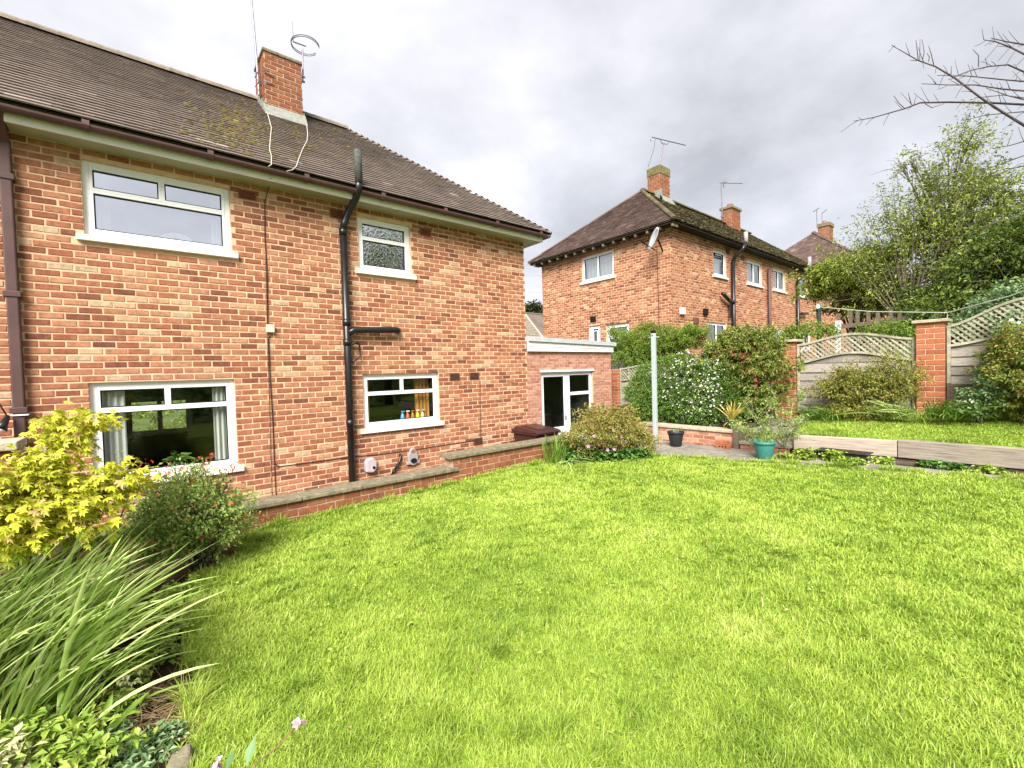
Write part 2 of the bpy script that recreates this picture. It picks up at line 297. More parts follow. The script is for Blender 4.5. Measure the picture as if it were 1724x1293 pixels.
class MB:
    """collects solid shapes; build() links them as one mesh object"""
    def __init__(s): s.v = []; s.f = []
    def add(s, verts, faces):
        b = len(s.v); s.v += [tuple(float(c) for c in p) for p in verts]; s.f += [tuple(i+b for i in q) for q in faces]; return s
    def box(s, x0, x1, y0, y1, z0, z1):
        if x0 > x1: x0, x1 = x1, x0
        if y0 > y1: y0, y1 = y1, y0
        if z0 > z1: z0, z1 = z1, z0
        return s.add([(x0, y0, z0), (x1, y0, z0), (x1, y1, z0), (x0, y1, z0), (x0, y0, z1), (x1, y0, z1), (x1, y1, z1), (x0, y1, z1)],
                     [(0, 3, 2, 1), (4, 5, 6, 7), (0, 1, 5, 4), (1, 2, 6, 5), (2, 3, 7, 6), (3, 0, 4, 7)])
    def hexa(s, p):   # 8 points: bottom ring, top ring
        return s.add(p, [(0, 3, 2, 1), (4, 5, 6, 7), (0, 1, 5, 4), (1, 2, 6, 5), (2, 3, 7, 6), (3, 0, 4, 7)])
    def bar(s, a, b, w, h, up=(0, 0, 1)):
        a = Vector(a); b = Vector(b); d = (b-a).normalized(); up = Vector(up)
        sd = d.cross(up)
        if sd.length < 1e-4: sd = d.cross(Vector((1, 0, 0)))
        sd.normalize(); up = sd.cross(d)
        p = []
        for c in (a, b):
            for su, sv in ((-1, -1), (1, -1), (1, 1), (-1, 1)):
                p.append(c+sd*su*w/2+up*sv*h/2)
        return s.add(p, [(0, 1, 2, 3), (7, 6, 5, 4), (0, 4, 5, 1), (1, 5, 6, 2), (2, 6, 7, 3), (3, 7, 4, 0)])
    def tube(s, pts, r, n=8, cap=True):
        pts = [Vector(p) for p in pts]; rr = r if isinstance(r, (list, tuple)) else [r]*len(pts)
        b = len(s.v); up = None
        for i, p in enumerate(pts):
            d = (pts[min(i+1, len(pts)-1)]-pts[max(i-1, 0)])
            if d.length < 1e-9: d = Vector((0, 0, 1))
            d.normalize()
            if up is None: up = d.orthogonal().normalized()
            up = (up-d*up.dot(d))
            up = up.normalized() if up.length > 1e-6 else d.orthogonal().normalized()
            sd = d.cross(up)
            for k in range(n):
                a = 2*math.pi*k/n; q = p+(up*math.cos(a)+sd*math.sin(a))*rr[i]; s.v.append(tuple(q))
        for i in range(len(pts)-1):
            for k in range(n):
                k2 = (k+1) % n
                s.f.append((b+i*n+k, b+i*n+k2, b+(i+1)*n+k2, b+(i+1)*n+k))
        if cap:
            s.f.append(tuple(b+k for k in range(n))[::-1]); e = b+(len(pts)-1)*n; s.f.append(tuple(e+k for k in range(n)))
        return s
    def lathe(s, prof, c, n=24):
        b = len(s.v)
        for r, z in prof:
            for k in range(n):
                a = 2*math.pi*k/n; s.v.append((c[0]+r*math.cos(a), c[1]+r*math.sin(a), c[2]+z))
        for i in range(len(prof)-1):
            for k in range(n):
                k2 = (k+1) % n; s.f.append((b+i*n+k, b+i*n+k2, b+(i+1)*n+k2, b+(i+1)*n+k))
        s.f.append(tuple(b+k for k in range(n))[::-1]); e = b+(len(prof)-1)*n; s.f.append(tuple(e+k for k in range(n)))
        return s
    def poly_prism(s, pts, ext):
        n = len(pts); e = Vector(ext)
        s.add([Vector(p) for p in pts]+[Vector(p)+e for p in pts],
              [tuple(range(n))[::-1], tuple(range(n, 2*n))]+[(i, (i+1) % n, n+(i+1) % n, n+i) for i in range(n)])
        return s
    def build(s, name, m, parent=None, smooth=False, bevel=0.0):
        me = bpy.data.meshes.new(name); me.from_pydata(s.v, [], s.f)
        if smooth:
            for p in me.polygons: p.use_smooth = True
        me.materials.append(m); me.update()
        o = link(bpy.data.objects.new(name, me), parent)
        if bevel > 0:
            b = o.modifiers.new('bevel', 'BEVEL'); b.width = bevel; b.segments = 2; b.limit_method = 'ANGLE'
        return o
def box(name, m, parent, *a, bevel=0.0): return MB().box(*a).build(name, m, parent, bevel=bevel)

# ---- brickwork
def brick_template(ch=True):
    if ch:
        r = [(-.5, -.5), (.5, -.5), (.5, .5), (-.5, .5)]
        V = [(u, -0.3, v) for u, v in r]+[(u, .55, v) for u, v in r]+[(u*.965, 1.0, v*.86) for u, v in r]
        F = []
        for a in (0, 4):
            for i in range(4):
                j = (i+1) % 4; F.append((a+i, a+4+i, a+4+j, a+j))
        F.append((8, 11, 10, 9))
    else:
        r = [(-.5, -.5), (.5, -.5), (.5, .5), (-.5, .5)]
        V = [(u, -0.3, v) for u, v in r]+[(u*.97, 1, v*.92) for u, v in r]
        F = [(i, 4+i, 4+(i+1) % 4, (i+1) % 4) for i in range(4)]+[(4, 7, 6, 5)]
    return np.array(V, float), np.array(F, int)
BT, BF = brick_template(True); BT2, BF2 = brick_template(False)
def instances(T, F, mats, locs, jit=0.0):
    n = len(locs); V = np.einsum('nij,kj->nki', mats, T)+locs[:, None, :]
    if jit > 0: V = V+rng.normal(0, jit, V.shape)
    FF = (F[None]+(np.arange(n)*len(T))[:, None, None]).reshape(-1, F.shape[1])
    return V.reshape(-1, 3), FF
def brick_layout(U, V, course, pitch, joint, holes, v0=0.0, header_every=0, skip=None, seed=1):
    rg = np.random.default_rng(seed); res = []
    nrow = int(math.ceil((V-v0)/course)+1)
    for r in range(nrow):
        zc = v0+(r+.5)*course
        h = course-joint
        z0, z1 = zc-h/2, min(zc+h/2, V)
        if z1-z0 < course*.4: continue
        off = (0.5 if r % 2 else 0)*pitch+rg.normal(0, .006)
        u = -pitch+off
        while u < U+pitch:
            seg = [(max(0, u+joint/2), min(U, u+pitch-joint/2))]
            for (a, b, c, d) in holes:
                if z1 > c+.012 and z0 < d-.012:
                    ns = []
                    for s0, s1 in seg:
                        if s1 <= a or s0 >= b: ns.append((s0, s1))
                        else:
                            if s0 < a-.02: ns.append((s0, a-.004))
                            if s1 > b+.02: ns.append((b+.004, s1))
                    seg = ns
            for s0, s1 in seg:
                if s1-s0 > .03:
                    j = rg.normal(0, .0018, 3)
                    res.append(((s0+s1)/2+j[0], (z0+z1)/2+j[1], s1-s0+j[2], (z1-z0)*(1+rg.normal(0, .03))))
            u += pitch
    return res
def sheet_with_holes(O, U, Nn, L, H, holes, reveal=0.12):
    """backing wall with openings; each opening gets its reveal"""
    us = sorted({0.0, L, *[h[0] for h in holes], *[h[1] for h in holes]}); vs = sorted({0.0, H, *[h[2] for h in holes], *[h[3] for h in holes]})
    O = np.array(O, float); U = np.array(U, float); Nn = np.array(Nn, float); Zh = np.array([0, 0, 1.0])
    mb = MB(); P = lambda u, v, n=0: O+U*u+Zh*v+Nn*n
    flip = np.dot(np.cross(U, Zh), Nn) < 0
    def quad(a, b, c, d): mb.add([a, b, c, d], [(3, 2, 1, 0) if flip else (0, 1, 2, 3)])
    for i in range(len(us)-1):
        for j in range(len(vs)-1):
            uc, vc = (us[i]+us[i+1])/2, (vs[j]+vs[j+1])/2
            if any(h[0] < uc < h[1] and h[2] < vc < h[3] for h in holes): continue
            quad(P(us[i], vs[j]), P(us[i+1], vs[j]), P(us[i+1], vs[j+1]), P(us[i], vs[j+1]))
    for a, b, c, d in holes:
        quad(P(a, c), P(a, d), P(a, d, -reveal), P(a, c, -reveal)); quad(P(b, d), P(b, c), P(b, c, -reveal), P(b, d, -reveal))
        quad(P(a, d), P(b, d), P(b, d, -reveal), P(a, d, -reveal)); quad(P(b, c), P(a, c), P(a, c, -reveal), P(b, c, -reveal))
    return mb
BMESH = {}
def bricks(parent, O, U, Nn, lay, m, proud=0.006, single=0, chamfer=True, view=None, name='brick'):
    """lay = (u, v, length, height); the `single` ones nearest the camera become objects of their own"""
    O = np.array(O, float); U = np.array(U, float); Nn = np.array(Nn, float); Zh = np.array([0, 0, 1.0])
    lay = np.array(lay); C = O+lay[:, 0:1]*U+lay[:, 1:2]*Zh
    d = np.linalg.norm(C-CAM, axis=1)
    if view is not None: d = np.where(view(C), d, d+1000)
    order = np.argsort(d); one = order[:single]; rest = order[single:]
    if single:
        key = m.name
        if key not in BMESH:
            BMESH[key] = []
            for k in range(4):
                V = BT.copy(); V[4:] += np.random.default_rng(k).normal(0, .012, V[4:].shape)*np.array([.6, 3, 1.6])
                BMESH[key].append(np_mesh('brick', V, BF, m))
        R = Matrix(((-U[0], Nn[0], 0), (-U[1], Nn[1], 0), (-U[2], Nn[2], 1))).to_4x4() if np.dot(np.cross(-U, Nn), Zh) > 0 else Matrix(((U[0], Nn[0], 0), (U[1], Nn[1], 0), (U[2], Nn[2], 1))).to_4x4()
        q = R.to_quaternion()
        for i in one:
            o = bpy.data.objects.new(name, BMESH[key][random.randrange(4)])
            link(o, parent, tuple(C[i])); o.rotation_mode = 'QUATERNION'; o.rotation_quaternion = q
            o.scale = (lay[i, 2], proud*random.uniform(.8, 1.3), lay[i, 3])
    if len(rest):
        T, F = (BT, BF) if chamfer else (BT2, BF2)
        a = -U if np.dot(np.cross(-U, Nn), Zh) > 0 else U
        n = len(rest); Ms = np.zeros((n, 3, 3))
        Ms[:, :, 0] = a*lay[rest, 2:3]; Ms[:, :, 1] = Nn*(proud*rng.uniform(.8, 1.3, (n, 1))); Ms[:, :, 2] = Zh*lay[rest, 3:4]
        V, FF = instances(T, F, Ms, C[rest], jit=0.0012 if chamfer else 0)
        o = np_obj(name, V, FF, m, parent)
        if n > 1: tag(o, kind='stuff')
        return o

# ---- roofs
def roof_slope(parent, O, U, I, tanp, L, umin, umax, m, gauge=0.125, width=0.165, single=0, name='roof_tile', thick=0.016, overlap=1.08, jit=.0006):
    """plain tiles on a slope: O eave corner, U along the eave, I inwards, slope tan, L slope length in plan; umin/umax(plan distance)"""
    O = np.array(O, float); U = np.array(U, float); I = np.array(I, float); Zh = np.array([0, 0, 1.0])
    c = 1/math.sqrt(1+tanp*tanp); S = (I+Zh*tanp)*c; Nn = np.cross(U, S); Nn = Nn/np.linalg.norm(Nn)
    if Nn[2] < 0: Nn = -Nn
    rows = int(L/c/gauge); locs = []; wid = []
    for r in range(rows):
        w = r*gauge; pl = w*c; a, b = umin(pl), umax(pl)
        u = a-((0.5*width) if r % 2 else 0)
        while u < b:
            u0, u1 = max(u, a), min(u+width-.0012, b)
            if u1-u0 > .03: locs.append((O+U*(u0+u1)/2+S*w)); wid.append(u1-u0)
            u += width
    locs = np.array(locs); wid = np.array(wid)
    # tile: tail edge thick and raised, head tucked under the next row
    h = gauge*overlap
    T = np.array([(-.5, 0, thick*.35), (.5, 0, thick*.35), (-.5, 0, thick*1.6), (.5, 0, thick*1.6), (-.5, h, .0), (.5, h, .0), (-.5, h*.0+.0, -.002), (.5, 0, -.002)], float)
    V0 = np.array([(-.5, 0, thick*.3), (.5, 0, thick*.3), (.5, 0, thick*1.7), (-.5, 0, thick*1.7), (.5, h, thick*.25), (-.5, h, thick*.25), (.5, h, -.004), (-.5, h, -.004)], float)
    F0 = np.array([(0, 1, 2, 3), (3, 2, 4, 5), (0, 3, 5, 7), (1, 6, 4, 2)])
    right = np.dot(np.cross(U, S), Nn) > 0
    if not right: F0 = F0[:, ::-1]
    order = np.argsort(np.linalg.norm(locs-CAM, axis=1)); one, rest = order[:single], order[single:]
    if single:
        ax = U if right else -U
        R = Matrix([[ax[i], S[i], Nn[i]] for i in range(3)]).to_quaternion()
        me = np_mesh(name, V0, F0 if right else F0[:, ::-1], m)
        for i in one:
            o = bpy.data.objects.new(name, me); link(o, parent, tuple(locs[i]+Nn*random.uniform(-.001, .0018)))
            o.rotation_mode = 'QUATERNION'; o.rotation_quaternion = R; o.scale = (wid[i], 1, 1)
    n = len(rest); Ms = np.zeros((n, 3, 3)); Ms[:, :, 0] = U*wid[rest][:, None]; Ms[:, :, 1] = S; Ms[:, :, 2] = Nn
    V, FF = instances(V0, F0, Ms, locs[rest]+Nn*rng.uniform(-.001, .0022, (n, 1)), jit)
    tag(np_obj(name, V, FF, m, parent), kind='stuff')
    return S, Nn
def ridge_run(parent, a, b, m, r=0.115, step=0.32, name='ridge_tile', lift=0.0):
    a = Vector(a); b = Vector(b); d = (b-a); n = max(1, int(d.length/step)); d = d/n
    for i in range(n):
        mb = MB(); p0 = a+d*i; p1 = a+d*(i+1)+d.normalized()*.03; dn = d.normalized(); sd = dn.cross(Vector((0, 0, 1))).normalized(); up = sd.cross(dn)
        vs = []
        for p, rr in ((p0, r*1.06), (p1, r)):
            for k in range(9):
                an = math.pi*(k/8)*1.1-.05*math.pi
                vs.append(p+sd*math.cos(an)*rr+up*(math.sin(an)*rr*.75+lift))
        fs = [(k, k+1, 10+k, 9+k) for k in range(8)]+[tuple(range(9))[::-1], tuple(range(9, 18))]
        mb.add(vs, fs).build(name, m, parent, smooth=False)

# ---- windows
class Plane:
    """a wall plane with local u (along), v (up), n (outwards)"""
    def __init__(s, O, U, Nn): s.O = np.array(O, float); s.U = np.array(U, float); s.N = np.array(Nn, float)
    def p(s, u, v, n): return s.O+s.U*u+np.array([0, 0, 1.0])*v+s.N*n
    def box(s, mb, u0, u1, v0, v1, n0, n1):
        c = [s.p(u, v, n) for v in (v0, v1) for u, n in ((u0, n0), (u1, n0), (u1, n1), (u0, n1))]
        flip = np.dot(np.cross(s.U, s.N), [0, 0, 1]) < 0
        b = len(mb.v); mb.v += [tuple(float(x) for x in q) for q in c]
        fs = [(0, 3, 2, 1), (4, 5, 6, 7), (0, 1, 5, 4), (1, 2, 6, 5), (2, 3, 7, 6), (3, 0, 4, 7)]
        mb.f += [tuple(b+i for i in (f[::-1] if flip else f)) for f in fs]
def window(house, pl, u0, u1, v0, v1, cells, gl, sill=True, frame=0.06, bar=0.06, rec=0.05, sillh=0.07, name='window', sillm=None, opener=True, fm=None):
    """cells = glass rectangles as fractions of the opening (a, b, c, d)"""
    fm = fm or M_white
    w, h = u1-u0-2*frame, v1-v0-2*frame
    # outer frame is the part; beads, panes and sill hang from it
    mb = MB()
    pl.box(mb, u0, u0+frame, v0, v1, -rec-.06, -rec); pl.box(mb, u1-frame, u1, v0, v1, -rec-.06, -rec)
    pl.box(mb, u0+frame, u1-frame, v0, v0+frame, -rec-.06, -rec-.001); pl.box(mb, u0+frame, u1-frame, v1-frame, v1, -rec-.06, -rec-.001)
    fr = mb.build(name, fm, house, bevel=.004)
    for (a, b, c, d) in cells:
        x0, x1, y0, y1 = u0+frame+a*w, u0+frame+b*w, v0+frame+c*h, v0+frame+d*h
        # sash surround fills from cell border to glass
        s = bar*.5
        mb = MB(); pl.box(mb, x0, x0+s, y0, y1, -rec-.05, -rec+.006); pl.box(mb, x1-s, x1, y0, y1, -rec-.05, -rec+.006)
        pl.box(mb, x0+s, x1-s, y0, y0+s, -rec-.05, -rec+.005); pl.box(mb, x0+s, x1-s, y1-s, y1, -rec-.05, -rec+.005)
        mb.build('sash', fm, fr, bevel=.003)
        g = .012
        mb = MB(); pl.box(mb, x0+s, x0+s+g, y0+s, y1-s, -rec-.04, -rec-.008); pl.box(mb, x1-s-g, x1-s, y0+s, y1-s, -rec-.04, -rec-.008)
        pl.box(mb, x0+s+g, x1-s-g, y0+s, y0+s+g, -rec-.04, -rec-.009); pl.box(mb, x0+s+g, x1-s-g, y1-s-g, y1-s, -rec-.04, -rec-.009)
        mb.build('gasket', M_gasket, fr)
        mb = MB(); q = [pl.p(x0+s+.004, y0+s+.004, -rec-.025), pl.p(x1-s-.004, y0+s+.004, -rec-.025), pl.p(x1-s-.004, y1-s-.004, -rec-.025), pl.p(x0+s+.004, y1-s-.004, -rec-.025)]
        mb.add(q, [(0, 1, 2, 3)]).build('pane', gl, fr)
    if sill:
        mb = MB(); pl.box(mb, u0-.065, u1+.065, v0-sillh, v0-.003, -rec, .055); mb.build('sill', sillm or M_whitepaint, fr, bevel=.008)
    return fr
def curtain(parent, pl, u0, u1, v0, v1, n, m, folds=5, amp=.03, name='curtain', seed=0):
    k = 40; rg = np.random.default_rng(seed); V = []; F = []
    ph = rg.uniform(0, 6)
    for j, v in enumerate((v0, (v0+v1)/2, v1)):
        for i in range(k):
            t = i/(k-1); a = amp*(1+.25*math.sin(3*t+j)); V.append(pl.p(u0+(u1-u0)*t, v, n+a*math.sin(2*math.pi*folds*t+ph)))
    for j in range(2):
        for i in range(k-1): b = j*k+i; F.append((b, b+1, b+k+1, b+k))
    return np_obj(name, np.array(V), np.array(F), m, parent, smooth=True)

# ---- foliage
def unit(v): return v/np.maximum(np.linalg.norm(v, axis=-1, keepdims=True), 1e-9)
def leaves(name, P, Dr, size, m, parent, aspect=.45, fold=.25, droop=.2, kind=None, roll=1.2, shape='leaf'):
    """P base points, Dr directions, size lengths -> one mesh of folded leaf blades"""
    n = len(P); D = unit(Dr); up = np.tile(np.array([0, 0, 1.0]), (n, 1)); s = np.cross(D, up); s = unit(s+1e-5)
    nn = np.cross(s, D); a = rng.uniform(-roll, roll, (n, 1)); s2 = s*np.cos(a)+nn*np.sin(a); n2 = np.cross(s2, D)
    L = np.asarray(size).reshape(-1, 1)*np.ones((n, 1)); W = L*aspect
    dr = np.array([0, 0, -1.0])*droop*L
    if shape == 'leaf':
        b = P; l = P+D*L*.45-s2*W*.5+n2*L*fold*.35; t = P+D*L+dr; r = P+D*L*.45+s2*W*.5+n2*L*fold*.35; c = P+D*L*.5+dr*.3
        V = np.stack([b, l, t, r, c], 1).reshape(-1, 3); F = np.array([(0, 4, 1), (1, 4, 2), (0, 3, 4), (3, 2, 4)])
    elif shape == 'quad':
        b = P; l = P+D*L*.5-s2*W*.5; t = P+D*L+dr; r = P+D*L*.5+s2*W*.5+n2*L*fold*.4
        V = np.stack([b, l, t, r], 1).reshape(-1, 3); F = np.array([(0, 1, 2), (0, 2, 3)])
    elif shape == 'maple':
        rim = []
        prof = [(-.5, 0.0), (-.95, .32), (-.42, .38), (-.80, .78), (-.26, .66), (0, 1.15), (.26, .66), (.80, .78), (.42, .38), (.95, .32), (.5, 0.0)]
        pts = [P+D*L*.25]
        for x, y in prof:
            rr = math.hypot(x, y-.3); pts.append(P+D*L*y+s2*L*x*.62+n2*L*fold*(.25-rr*rr*.5)+dr*max(0, y))
        V = np.stack(pts, 1).reshape(-1, 3); k = len(prof); F = np.array([(0, i+1, i+2) for i in range(k-1)]+[(0, k, 1)])
    elif shape == 'petal4':
        pts = [P]
        for k in range(5):
            a1 = 2*math.pi*k/5
            for da, rr in ((-.45, .8), (0, 1.0), (.45, .8)):
                pts.append(P+(s2*math.cos(a1+da)+n2*math.sin(a1+da))*L*.5*rr+D*L*.18)
        V = np.stack(pts, 1).reshape(-1, 3); F = np.array([(0, 1+3*k, 2+3*k) for k in range(5)]+[(0, 2+3*k, 3+3*k) for k in range(5)])
    nv = V.shape[0]//n
    FF = (F[None]+(np.arange(n)*nv)[:, None, None]).reshape(-1, 3)
    o = np_obj(name, V, FF, m, parent)
    if kind: tag(o, kind=kind)
    return o
def ell_points(ells, n, shell=.35, noise=.18, rg=None):
    """points in a set of ellipsoids (centre, radii), biased to the outside; returns points and outward directions"""
    rg = rg or rng
    w = np.array([e[1][0]*e[1][1]*e[1][2] for e in ells])**.75; w = w/w.sum()
    P = []; D = []
    for e, k in zip(ells, rg.multinomial(n, w)):
        d = unit(rg.normal(size=(k, 3))); r = (1-shell)+shell*rg.random((k, 1))
        r = np.where(rg.random((k, 1)) < .2, rg.random((k, 1))**.4, r)
        lump = 1+noise*(np.sin(d[:, :1]*5.1+e[0][0]*3)*np.sin(d[:, 1:2]*4.3+e[0][1]*2)+np.sin(d[:, 2:3]*6.2+1+e[0][2]))*.6
        P.append(np.array(e[0])+d*np.array(e[1])*r*lump+rg.normal(0, .015, (k, 3))); D.append(unit(d/np.array(e[1])*min(e[1])))
    return np.concatenate(P), np.concatenate(D)
def clumped(ells, nclump, per, spread, shell=.35, noise=.18, bias=(0, 0, .35), rg=None, zmin=None):
    """leaf points in sprigs: each sprig a short run of leaves pointing out from the crown"""
    rg = rg or rng
    C, D = ell_points(ells, nclump, shell, noise, rg)
    D = unit(D+rg.normal(0, .45, D.shape)+np.array(bias))
    t = rg.random((nclump, per, 1)); ax = D[:, None, :]
    P = C[:, None, :]+ax*(t-.3)*spread*2+rg.normal(0, spread*.35, (nclump, per, 3))
    LD = unit(ax*.8+rg.normal(0, .75, (nclump, per, 3)))
    P = P.reshape(-1, 3); LD = LD.reshape(-1, 3)
    if zmin is not None:
        k = P[:, 2] > zmin; P = P[k]; LD = LD[k]
    return P, LD, C, D
def stems(name, base, tips, m, parent, r0=.012, r1=.003, n=5, sag=.15, kind='stuff'):
    mb = MB(); base = Vector(base)
    for t in tips:
        t = Vector(t); b = base+Vector((random.uniform(-.06, .06), random.uniform(-.06, .06), 0))
        mid = b.lerp(t, .5)+Vector((random.uniform(-1, 1), random.uniform(-1, 1), random.uniform(.2, 1)))*sag*(t-b).length*.5
        pts = [(1-s)**2*b+2*s*(1-s)*mid+s*s*t for s in (0, .25, .5, .75, 1)]
        mb.tube(pts, [r0+(r1-r0)*s for s in (0, .25, .5, .75, 1)], n)
    o = mb.build(name, m, parent, smooth=True)
    if kind: tag(o, kind=kind)
    return o
def ribbons(name, bases, dirs, lens, widths, bends, m, parent, seg=7, fold=.3, kind=None, attr=None, up=(0, 0, 1)):
    """strap leaves: start at base along dir, bending by `bends` (vector added progressively)"""
    n = len(bases); t = np.linspace(0, 1, seg+1)
    B = np.asarray(bases)[:, None, :]; D = unit(np.asarray(dirs))[:, None, :]; L = np.asarray(lens).reshape(-1, 1, 1); bd = np.asarray(bends)[:, None, :]
    tt = t[None, :, None]
    C = B+D*L*tt+bd*L*tt**2.2
    T = np.gradient(C, axis=1); T = unit(T)
    S = unit(np.cross(T, np.array(up, float))+1e-6)
    a = rng.uniform(-.7, .7, (n, 1, 1)); Nn = np.cross(S, T); S = S*np.cos(a)+Nn*np.sin(a); Nn = np.cross(S, T)
    w = np.asarray(widths).reshape(-1, 1, 1)*(np.minimum(1, .55+tt*1.6)*np.sqrt(np.maximum(1-tt**2.5, 0.0))+.01)
    l = C-S*w*.5+Nn*w*fold; r = C+S*w*.5+Nn*w*fold
    V = np.stack([l, C, r], 2).reshape(-1, 3); k = seg+1; F = []
    for i in range(seg):
        for j in range(2):
            F.append((i*3+j, i*3+j+1, (i+1)*3+j+1, (i+1)*3+j))
    F = np.array(F); FF = (F[None]+(np.arange(n)*k*3)[:, None, None]).reshape(-1, 4)
    o = np_obj(name, V, FF, m, parent, smooth=True)
    if kind: tag(o, kind=kind)
    return o
def vnoise(x, y, s, seed=0):
    """smooth value noise on numpy arrays"""
    g = np.random.default_rng(seed).random((64, 64)); x = x/s+100; y = y/s+100
    xi = np.floor(x).astype(int); yi = np.floor(y).astype(int); fx = x-xi; fy = y-yi; fx = fx*fx*(3-2*fx); fy = fy*fy*(3-2*fy)
    q = lambda a, b: g[a % 64, b % 64]
    return (q(xi, yi)*(1-fx)+q(xi+1, yi)*fx)*(1-fy)+(q(xi, yi+1)*(1-fx)+q(xi+1, yi+1)*fx)*fy

# ------------------------------------------------------------------ terrain, lawn, paving
def lawn_z(x, y):
    return 0.023*np.maximum(np.asarray(x, float)-1.2, 0)+0.012*np.sin(np.asarray(x)*1.7+1)*np.sin(np.asarray(y)*1.3)
LAWN = np.array([(0.86, 5.37), (0.66, 4.75), (0.30, 4.45), (0.16, 3.75), (0.17, 3.07), (0.11, 2.52), (0.11, 2.27), (0.08, 1.0), (-0.2, -3.5),
                 (8.4, -3.5), (8.1, -1.0), (7.92, .21), (7.72, .81), (7.52, 1.35), (7.36, 1.96), (7.15, 2.65), (6.95, 3.45), (6.6, 4.15), (5.75, 4.72), (5.0, 5.30), (4.95, 5.37)])
def inside(px, py, poly):
    r = np.zeros(px.shape, bool); n = len(poly)
    for i in range(n):
        x0, y0 = poly[i]; x1, y1 = poly[(i+1) % n]
        c = ((y0 > py) != (y1 > py)) & (px < (x1-x0)*(py-y0)/(y1-y0+1e-12)+x0)
        r ^= c
    return r
def grid_sheet(name, xs, ys, zf, keep, m):
    X, Y = np.meshgrid(xs, ys, indexing='ij'); Z = zf(X, Y); V = np.stack([X, Y, Z], -1).reshape(-1, 3); ny = len(ys)
    cx = (X[:-1, :-1]+X[1:, 1:])/2; cy = (Y[:-1, :-1]+Y[1:, 1:])/2; k = keep(cx, cy)
    i, j = np.nonzero(k); b = i*ny+j; F = np.stack([b, b+ny, b+ny+1, b+1], 1)
    used = np.unique(F); mp = np.full(len(V), -1); mp[used] = np.arange(len(used))
    return tag(np_obj(name, V[used], mp[F], m, smooth=True), kind='structure')
xs = np.arange(-6.0, 8.6, .1); ys = np.arange(-3.5, 5.41, .1)
grid_sheet('lawn', xs, ys, lambda x, y: lawn_z(x, y), lambda x, y: inside(x, y, LAWN), M_turf)
grid_sheet('flower_bed', xs, np.arange(-3.5, 5.41, .1), lambda x, y: lawn_z(x, y)-.02+.03*vnoise(x, y, .35, 3)-.02, lambda x, y: ~inside(x, y, LAWN), M_soil)
def terr(x, y):
    t = np.clip((x-9.9)/2.0, 0, 1); t = t*t*(3-2*t)
    return -0.75+1.35*t+0.085*np.clip(x-12, 0, 60)-.3*np.clip((y-30)/60, 0, 1)
tx = np.concatenate([[-600, -200, -60, -20, -8], np.arange(-6, 16, 1.0), [18, 22, 28, 36, 50, 80, 200, 600]]); ty = np.concatenate([[-600, -200, -60, -25], np.arange(-14, 20, 2.0), [24, 30, 45, 80, 200, 600]])
grid_sheet('ground', tx, ty, terr, lambda x, y: np.ones(x.shape, bool), M_earth)
# turf behind the camera down to the hedge
grid_sheet('back_lawn', np.arange(-8, 10, .5), np.arange(-7.5, -3.4, .5), lambda x, y: lawn_z(x, y), lambda x, y: np.ones(x.shape, bool), M_turf)
tag(box('house_path', M_concrete, None, -9, 9.6, 5.6, 6.92, -.72, -.55), kind='structure')
def upper_z(x, y): return .43+.20*(np.asarray(x, float)-8.28)+.028*(2.7-np.asarray(y, float))
UP = np.array([(8.3, 2.72), (8.3, -3.4), (9.75, -3.4), (9.75, 2.95), (9.0, 2.85)])
grid_sheet('upper_lawn', np.arange(8.28, 9.8, .08), np.arange(-3.4, 2.8, .1), upper_z, lambda x, y: x < 9.78, M_turf)
grid_sheet('raised_bed', np.arange(8.12, 9.8, .12), np.arange(3.62, 7.4, .12), lambda x, y: .40+.05*vnoise(x, y, .3, 4)+.12*(x-8.1), lambda x, y: np.ones(x.shape, bool), M_soil)
# patio: concrete slabs along the far edge of the lawn
def patio_z(y): return .145+.012*max(0, 3.5-y)
patio = tag(box('patio', M_soil, None, 6.55, 8.3, -3.4, 5.1, -.3, .095), kind='structure')
sy = -3.3; r = 0
while sy < 4.9:
    w = .56; edge = np.interp(sy+w/2, [-1, .21, .81, 1.35, 1.96, 2.65, 3.45, 4.15, 5.0], [8.0, 7.86, 7.68, 7.48, 7.30, 7.10, 6.88, 6.62, 6.4])
    x1 = 8.02 if sy > 2.6 else 7.98
    cuts = [edge, (edge+x1)/2+random.uniform(-.15, .15), x1] if x1-edge > .7 else [edge, x1]
    for a, b in zip(cuts[:-1], cuts[1:]):
        if b-a < .08: continue
        z = patio_z(sy+w/2)+random.uniform(-.006, .006)
        box('slab', M_concrete, patio, a+.006, b-.006, sy+.006, sy+w-.006, .05, z, bevel=.006)
    sy += w

# ------------------------------------------------------------------ main house
HX0, HX1, HY, ZB = -6.0, 6.112, 6.9, -0.6
SOFF = 4.24
house = thing('brick_house', (2, 6.9, ZB), 'red brick two-storey house with white windows filling the left side', 'house')
FP = Plane((HX0, HY, ZB), (1, 0, 0), (0, -1, 0))
def fh(x0, x1, z0, z1): return (x0-HX0, x1-HX0, z0-ZB, z1-ZB)
W_UL = fh(-.43, .985, 3.27, 4.12); W_LL = fh(-.46, .945, .46, 1.615); W_LR = fh(2.67, 4.03, .77, 1.632); W_UR = fh(2.68, 3.58, 3.27, 4.105)
holes = [W_UL, W_LL, W_LR, W_UR]
WL, WH = HX1-HX0, SOFF+.12-ZB
wall = sheet_with_holes((HX0, HY, ZB), (1, 0, 0), (0, -1, 0), WL, WH, holes).build('wall', M_mortar, house)
COURSE, PITCH, JOINT = .0767, .2066, .0172
lay = brick_layout(WL, WH, COURSE, PITCH, JOINT, holes+[(h[0]-.07, h[1]+.07, h[2]-.075, h[2]) for h in holes], seed=3)
